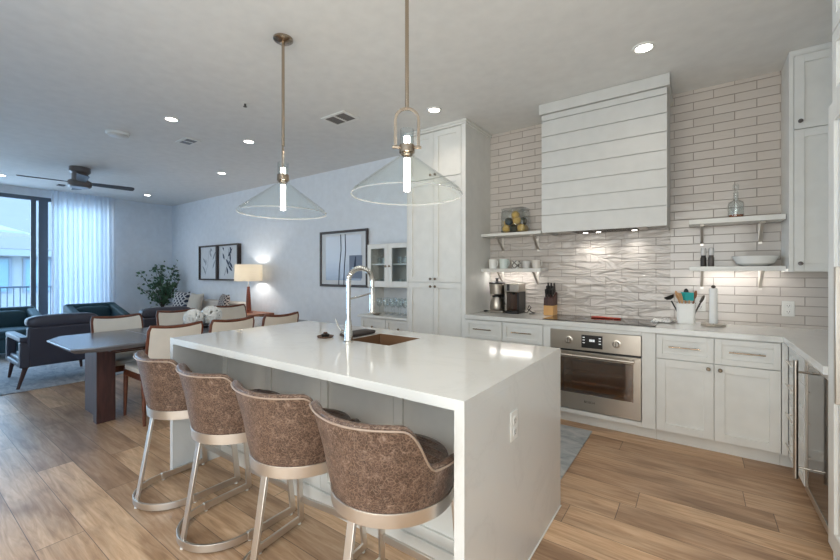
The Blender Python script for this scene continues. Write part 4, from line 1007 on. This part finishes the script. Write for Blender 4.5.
MB().box(-4.75, 1.2, .66, -4.15, 2.9, .704).build('under_frame', 'walnut', dt, bevel=.003)
for yb, s in ((1.2, 1), (2.9, -1)):
    MB().box(-4.93, yb + .02, 0, -4.452, yb + .08, .704).build('pedestal_plank', 'walnut', dt, bevel=.003)
    MB().box(-4.45, yb - .04, 0, -4.36, yb + .1, .704).build('pedestal_plank', 'walnut', dt, bevel=.003)
def make_chair(label):
    t = thing('dining_chair', label, 'dining chair', (0, 0, 0), 'cream dining chairs around the table')
    MB().cushion(-.235, -.2, .43, .235, .26, .51, 4).build('seat', 'cream', t)
    q = MB(); q.box(-.225, -.22, .385, .225, .24, .445); q.build('seat_frame', 'chairwood', t, bevel=.004)
    q = MB(); G = []
    bz0, bz1 = .5, .865
    def cr(x): return .022 * (abs(x) / .22) ** 2
    def yb(x, z): return -.235 - .095 * (z - .45) / .42 - .02 * (1 - (x / .22) ** 2)
    R = []
    for i in range(13):
        x = -.215 + .43 * i / 12; zt = bz1 + cr(x) - .012
        R.append([(x, yb(x, z) + o_, z) for o_, z in ((.0, bz0), (-.022, bz0), (-.026, (bz0 + zt) / 2), (-.022, zt), (.0, zt), (.012, (bz0 + zt) / 2))])
    q.rings(R); q.build('backrest', 'cream', t)
    pts = [(-.225, -.2, .40), (-.225, yb(-.22, .5) - .011, .5), (-.222, yb(-.22, .7) - .011, .7), (-.222, yb(-.22, .845) - .011, .845), (-.21, yb(-.21, .88) - .011, .882)] + [(x, yb(x, .86) - .011, .865 + cr(x)) for x in (-.17, -.1, -.03, .03, .1, .17)] + [(.21, yb(.21, .88) - .011, .882), (.222, yb(.22, .845) - .011, .845), (.222, yb(.22, .7) - .011, .7), (.225, yb(.22, .5) - .011, .5), (.225, -.2, .40)]
    MB().tube(pts, .0155, 10).build('back_frame', 'chairwood', t)
    MB().tube([(x, yb(x, .5) - .011, .495) for x in (-.22, -.1, 0, .1, .22)], .011, 8).build('lower_rail', 'chairwood', t)
    for sx in (-1, 1):
        MB().tube([(sx * .212, .215, .42), (sx * .218, .225, .0)], [.021, .012], 12).build('leg', 'chairwood', t)
        MB().tube([(sx * .215, -.2, .43), (sx * .22, -.235, .0)], [.02, .012], 12).build('leg', 'chairwood', t)
    return t
ch = make_chair('cream dining chair tucked in on the island side, nearest end of the table')
ch.location = (-4.20, 1.61, 0); ch.rotation_euler = (0, 0, pi / 2)
dup(ch, (-4.20, 2.14, 0), pi / 2, 'cream dining chair tucked in on the island side, middle of the table')
dup(ch, (-4.20, 2.71, 0), pi / 2, 'cream dining chair tucked in on the island side, far end of the table')
dup(ch, (-4.84, 1.56, 0), -pi / 2, 'cream dining chair on the living room side, nearest end of the table')
dup(ch, (-4.98, 2.22, 0), -pi / 2, 'cream dining chair on the living room side, middle of the table')
dup(ch, (-5.16, 3.0, 0), -pi / 2, 'cream dining chair on the living room side, far end of the table')
# centrepiece
bx, by = -4.47, 2.13
t = thing('pedestal_bowl', 'dark metal pedestal bowl in the middle of the dining table', 'bowl', (bx, by, .7508))
MB().lathe([(.001, 0), (.07, 0), (.06, .008), (.016, .014), (.016, .018), (.06, .024), (.19, .05), (.192, .055), (.05, .034), (.001, .03)], bx, by, .7508, 32, (False, False)).build('bowl', 'pewter', t)
def knot(c, R, label, seed):
    t = thing('woven_ball', label, 'ornament', (c[0], c[1], c[2] - R), 'white woven ornaments in the bowl'); rnd = random.Random(seed)
    q = MB()
    for k in range(21):
        ax = Vector((rnd.uniform(-1, 1), rnd.uniform(-1, 1), rnd.uniform(-1, 1))).normalized(); u = ax.orthogonal().normalized(); w = ax.cross(u); of = rnd.uniform(-.5, .5) * R; rr_ = math.sqrt(R * R - of * of) * .95
        q.tube([Vector(c) + ax * (of + .1 * R * sin(3 * 2 * pi * i / 28)) + (u * cos(2 * pi * i / 28) + w * sin(2 * pi * i / 28)) * rr_ for i in range(28)], .0125, 6, closed=True)
    q.build('woven_strands', 'white', t); return t
knot((bx, by - .1, .86), .09, 'left white woven ball ornament in the pedestal bowl', 2)
knot((bx - .01, by + .097, .874), .1, 'right larger white woven ball ornament in the pedestal bowl', 5)

# ------------------------------------------------------------------ living area
tag(MB().box(-9.9, -.6, 0, -6.24, 3.25, .012).build('area_rug', 'rugl', bevel=.004), 'large pale blue-grey area rug under the armchairs', 'rug')
def make_navy(label):
    t = thing('leather_armchair', label, 'armchair', (0, 0, 0), 'charcoal leather armchairs')
    z = .0
    MB().box(-.36, -.36, .24, .36, .38, .34).build('seat_base', 'navy', t, bevel=.02)
    MB().cushion(-.28, -.28, .33, .28, .39, .47, 4).build('seat_cushion', 'navy', t)
    q = MB(); q.rings([[(-.33, -.43, .24), (.33, -.43, .24), (.33, -.34, .24), (-.33, -.34, .24)], [(-.33, -.48, .71), (.33, -.48, .71), (.33, -.4, .71), (-.33, -.4, .71)]]); q.build('backrest', 'navy', t, bevel=.02)
    MB().cushion(-.335, -.475, .69, .335, -.27, .845, 3.5).build('head_cushion', 'navy', t)
    MB().cushion(-.29, -.4, .44, .29, -.22, .68, 3.5).build('back_cushion', 'navy', t)
    for s in (-1, 1):
        a, b = (.30, .39) if s > 0 else (-.39, -.30)
        q = MB(); q.box(a, -.45, .54, b, .39, .60); q.box(a, .31, .24, b, .39, .54); q.box(a, -.45, .24, b, -.35, .54); q.box(a, -.35, .24, b, .31, .30)
        q.build('arm', 'navy', t, bevel=.015)
        MB().tube([(s * .33, .33, .25), (s * .36, .37, .0135)], [.026, .015], 12).build('leg', 'walnut', t)
        MB().tube([(s * .33, -.38, .25), (s * .41, -.47, .0135)], [.026, .015], 12).build('leg', 'walnut', t)
    return t
a1 = make_navy('charcoal leather armchair with open arms seen from behind, nearer the glass door')
a1.location = (-6.82, 1.38, 0); a1.rotation_euler = (0, 0, pi / 2)
dup(a1, (-6.85, 2.55, 0), radians(90), 'charcoal leather armchair behind the dining chairs, nearer the sofa')
def make_teal(label):
    t = thing('teal_armchair', label, 'armchair', (0, 0, 0), 'teal armchairs by the window')
    MB().box(-.38, -.36, .1, .38, .38, .32).build('seat_base', 'teal', t, bevel=.02)
    MB().cushion(-.27, -.24, .31, .27, .39, .46, 4).build('seat_cushion', 'teal', t)
    q = MB(); q.rings([[(-.38, -.4, .1), (.38, -.4, .1), (.38, -.26, .1), (-.38, -.26, .1)], [(-.38, -.45, .77), (.38, -.45, .77), (.38, -.33, .77), (-.38, -.33, .77)]]); q.build('backrest', 'teal', t, bevel=.03)
    MB().cushion(-.27, -.34, .42, .27, -.2, .72, 4).build('back_cushion', 'teal', t)
    for s in (-1, 1):
        a, b = (.27, .40) if s > 0 else (-.40, -.27)
        q = MB(); q.rings([[(a, -.4, .1), (b, -.4, .1), (b, .4, .1), (a, .4, .1)], [(a, -.43, .765), (b, -.43, .765), (b, .4, .58), (a, .4, .58)]]); q.build('arm', 'teal', t, bevel=.03)
        for y in (-.34, .34): MB().tube([(s * .34, y, .11), (s * .35, y * 1.03, .0135)], [.022, .014], 10).build('leg', 'walnut', t)
    return t
b1 = make_teal('teal armchair in front of the glass door at the left edge')
b1.location = (-9.15, 1.28, 0); b1.rotation_euler = (0, 0, radians(-90))
dup(b1, (-9.15, 2.45, 0), radians(-90), 'teal armchair in front of the sheer white curtain')
# sofa
sf = thing('fabric_sofa', 'cream fabric sofa along the picture wall with cushions', 'sofa', (-8.2, 3.75, 0))
MB().box(-9.25, 3.32, .12, -7.0, 4.12, .33).build('seat_base', 'sofa', sf, bevel=.02)
MB().box(-9.25, 3.98, .33, -7.0, 4.18, .80).build('backrest', 'sofa', sf, bevel=.04)
for s in (-9.25, -7.18): MB().box(s, 3.3, .12, s + .18, 4.14, .6).build('arm', 'sofa', sf, bevel=.04)
for x in (-9.06, -8.12): MB().cushion(x, 3.3, .33, x + .93, 3.98, .49, 5).build('seat_cushion', 'sofa', sf)
for x in (-9.15, -7.1):
    for y in (3.38, 4.06): MB().tube([(x, y, .13), (x, y, 0)], [.025, .018], 10).build('leg', 'walnut', sf)
def pillow(x, y, z, s, mat, label, rz, tilt):
    q = MB(Matrix.Translation((x, y, z)) @ Matrix.Rotation(rz, 4, 'Z') @ Matrix.Rotation(tilt, 4, 'X'))
    n = 14; R = []
    for sd in (1,):
        top = [[0] * (n + 1) for _ in range(n + 1)]
    def pt(i, j, sg):
        u, v = -1 + 2 * i / n, -1 + 2 * j / n; h = max(0, (1 - u ** 4) * (1 - v ** 4)) ** .6
        k = 1 - .06 * (1 - abs(u)) * (abs(v)) ** 2
        return (u * s / 2 * (1 - .07 * (1 - v * v)), sg * .07 * h, v * s / 2 * (1 - .07 * (1 - u * u)))
    q.grid([[pt(i, j, 1) for j in range(n + 1)] for i in range(n + 1)]); q.grid([[pt(i, j, -1) for j in range(n + 1)] for i in range(n + 1)])
    bmesh.ops.remove_doubles(q.bm, verts=q.bm.verts, dist=.0005)
    tag(q.build('throw_pillow', mat, angle=80), label, 'cushion', 'throw pillows on the sofa')
pillow(-8.98, 3.82, .735, .46, 'lattice', 'dark blue lattice-patterned throw pillow at the plant end of the sofa', radians(12), radians(-14))
pillow(-8.35, 3.82, .725, .44, 'canvas', 'plain beige throw pillow in the middle of the sofa', radians(6), radians(-16))
pillow(-7.22, 3.80, .735, .46, 'zigzag', 'dark patterned throw pillow at the lamp end of the sofa', radians(-14), radians(-14))
# side table and lamp
tt = thing('side_table', 'wooden side table under the tall table lamp by the sofa', 'side table', (-6.56, 3.95, 0))
MB().box(-6.93, 3.7, .60, -6.2, 4.2, .635).build('table_top', 'tablewood', tt, bevel=.004)
MB().box(-6.45, 3.73, .42, -6.22, 4.17, .60).build('drawer_box', 'walnut', tt, bevel=.004)
for x in (-6.88, -6.25):
    for y in (3.75, 4.15): MB().tube([(x, y, .60), (x, y, 0)], [.02, .014], 10).build('leg', 'tablewood', tt)
lx, ly, lzb = -6.64, 3.965, .6355
lp = thing('table_lamp', 'tall wooden lamp with wide lit cream drum shade beside the sofa', 'lamp', (lx, ly, lzb))
MB().lathe([(.001, 0), (.08, 0), (.08, .012), (.05, .02), (.05, .025)], lx, ly, lzb, 28).build('foot', 'lampwood', lp)
MB().lathe([(.05, .02), (.036, .3), (.024, .47), (.001, .47)], lx, ly, lzb, 24).build('wooden_body', 'lampwood', lp)
MB().cyl((lx, ly, lzb + .46), (lx, ly, 1.38), .008, n=12).build('stem', 'nickel', lp)
MB().lathe([(.235, 1.205), (.235, 1.505), (.232, 1.505), (.232, 1.205)], lx, ly, 0, 44, (False, False)).build('lamp_shade', 'shade', lp)
q = MB(); q.tube([(lx + .231 * cos(2 * pi * k / 3 + .2 * 0), ly + .231 * sin(2 * pi * k / 3), 1.4) if j else (lx, ly, 1.375) for k in range(3) for j in (0, 1)][:2], .003, 6)
for k in (1, 2): q.tube([(lx, ly, 1.375), (lx + .231 * cos(2 * pi * k / 3), ly + .231 * sin(2 * pi * k / 3), 1.4)], .003, 6)
q.build('shade_spider', 'nickel', lp)
MB().ball((lx, ly, 1.41), .035, 1, 1, 1.2, 10).build('bulb', EM('lit_lamp_bulb', (1, .9, .78), 20), lp)
light('table_lamp_glow', 'POINT', (lx, ly, 1.36), 14, (1, .94, .86), shadow_soft_size=.05)
# plant
px_, py_ = -9.82, 3.8
pt_ = thing('planter', 'round white planter of the leafy indoor tree in the far corner', 'planter', (px_, py_, 0))
MB().lathe([(.001, 0), (.17, 0), (.2, .05), (.225, .56), (.228, .6), (.21, .6), (.2, .55), (.001, .54)], px_, py_, 0, 36, (False, False)).build('pot', 'white', pt_)
MB().lathe([(.2, .545), (.1, .56), (.001, .565)], px_, py_, 0, 24, (False, True)).build('soil', P('soil', (60, 48, 40), .95), pt_)
pl_ = thing('indoor_tree', 'bushy dark green leafy plant growing in the white planter in the corner', 'plant', (px_, py_, .56))
rnd = random.Random(11); q = MB(); lf = MB(); tips = []
for k in range(15):
    a = rnd.uniform(0, 2 * pi); sp_ = rnd.uniform(.08, .46); h = rnd.uniform(.5, 1.12) * (1 - .3 * sp_)
    p = [Vector((px_, py_, .55)) + Vector((cos(a) * sp_ * u ** 1.3, sin(a) * sp_ * u ** 1.3, h * u)) + Vector((rnd.uniform(-.02, .02), rnd.uniform(-.02, .02), 0)) * u for u in (0, .25, .5, .75, 1)]
    p = [Vector((v.x, min(v.y, 4.15), v.z)) for v in p]
    q.tube(p, [.009, .008, .006, .005, .003], 6)
    for n_ in range(38):
        u = rnd.uniform(.25, 1.02) ; i = min(3, int(u * 4)); b = p[i].lerp(p[i + 1], min(1.1, u * 4 - i)) + Vector((rnd.gauss(0, .06), rnd.gauss(0, .06), rnd.gauss(0, .05)))
        b.y = min(b.y, 4.13); b.x = max(b.x, -10.35)
        d = Vector((rnd.uniform(-1, 1), rnd.uniform(-1, 1), rnd.uniform(-.5, .7))).normalized()
        if b.y > 4.05 and d.y > 0: d.y = -d.y
        s_ = d.orthogonal().normalized(); s_ = (Matrix.Rotation(rnd.uniform(0, 6.28), 3, d) @ s_)
        nrm = d.cross(s_); L = rnd.uniform(.06, .1); w = L * .36
        c = [b, b + d * L * .4 + s_ * w + nrm * .006, b + d * L, b + d * L * .4 - s_ * w + nrm * .006, b + d * L * .5]
        vs = [lf.v(v) for v in c]; lf.f([vs[0], vs[1], vs[4]]); lf.f([vs[1], vs[2], vs[4]]); lf.f([vs[2], vs[3], vs[4]]); lf.f([vs[3], vs[0], vs[4]])
q.build('stem', 'stem', pl_); lf.build('foliage', 'leaf', pl_, smooth=False)
# curtain
G = []; n = 150
for i in range(n + 1):
    y = 2.03 + 1.03 * i / n; a = 2 * pi * i / n * 13
    col_ = []
    for z in (.02, .8, 1.6, 2.4, HC - .012):
        am = .042 - .018 * (z / HC); col_.append((-10.30 + am * sin(a + .25 * sin(a * .37) + .15 * z) + .012 * sin(a * .31), y + .01 * sin(a * 1.7 + z), z))
    G.append(col_)
cur = MB().grid(G).build('sheer_curtain', 'curtain', angle=180); tag(cur, 'floor-length sheer white pleated curtain beside the glass door', 'curtain')
cur.location.z += 0
# pictures
def picture(x0, x1, z0, z1, fw, dep, name, label, mat_board, art, marks):
    t = thing('framed_picture', label, 'picture', ((x0 + x1) / 2, 4.249, z0)); y0, y1 = 4.2495 - dep, 4.2495
    q = MB(); q.box(x0, y0, z0, x0 + fw, y1, z1); q.box(x1 - fw, y0, z0, x1, y1, z1); q.box(x0 + fw, y0, z0, x1 - fw, y1, z0 + fw); q.box(x0 + fw, y0, z1 - fw, x1 - fw, y1, z1)
    q.build('frame', 'picframe', t, smooth=False, bevel=.003)
    yy = y0 + dep * .45
    MB().box(x0 + fw, yy, z0 + fw, x1 - fw, yy + .004, z1 - fw).build('mat_board', mat_board, t, smooth=False)
    marks(t, yy)
def m_big(t, yy):
    p = MB().box(-4.86, yy - .002, 1.24, -4.08, yy, 1.93).build('print', 'art', t, smooth=False)
    q = MB()
    for x, dx in ((-4.52, -.03), (-4.42, -.02)): q.tube([(x, yy - .003, 1.95), (x + .01, yy - .003, 1.7), (x + dx, yy - .003, 1.4), (x + dx * 1.5, yy - .003, 1.17)], .007, 6)
    q.build('dark_lines', 'ink', p)
    q = MB().box(-4.33, yy - .004, 1.27, -4.06, yy - .002, 1.62).build('grey_panel', P('grey_blue_ink', (120, 132, 152), .7), p, smooth=False)
    q = MB(); q.prism([(-4.25, 1.36), (-4.19, 1.36), (-4.185, 1.6), (-4.2, 1.6)], 0, .002); q.bm.transform(Matrix(((1, 0, 0, 0), (0, 0, 1, yy - .0065), (0, 1, 0, 0), (0, 0, 0, 1))))
    q.build('dark_shape', 'ink', p, smooth=False)
picture(-5.0, -3.945, 1.135, 2.012, .038, .03, '', 'large square framed pale blue print on the wall left of the glass-door cabinet', 'paper', 'art', m_big)
def m_leaf(ink, cx_, seed, k_):
    def f(t, yy):
        rnd = random.Random(seed); q = MB()
        for k in range(9):
            x = cx_ + rnd.uniform(-.22, .2); z = 1.33 + .06 * k; a = rnd.uniform(-.9, .9); L = rnd.uniform(.08, .17) * k_
            p = Vector((x, yy - .003, z)); d = Vector((sin(a), 0, cos(a)))
            q.tube([p, p + d * L * .3, p + d * L * .65, p + d * L], [.004, .018 * k_, .015 * k_, .002], 6)
        q.tube([(cx_ - .16, yy - .003, 1.3), (cx_ - .05, yy - .003, 1.5), (cx_ + .02, yy - .003, 1.85)], .005, 6)
        for v in q.bm.verts: v.co = (max(cx_ - .3, min(cx_ + .3, v.co.x)), yy - .001 + (v.co.y - yy) * .05, max(1.27, min(1.875, v.co.z)))
        q.build('botanical_drawing', ink, t)
    return f
picture(-8.95, -8.19, 1.2, 1.94, .03, .08, '', 'left framed faint grey botanical print of the pair above the sofa', 'paper', '', m_leaf('inkpale', -8.57, 4, 1.4))
picture(-8.175, -7.37, 1.2, 1.94, .03, .08, '', 'right framed dark blue botanical print of the pair above the sofa', 'paper', '', m_leaf('ink', -7.77, 9, 1.7))
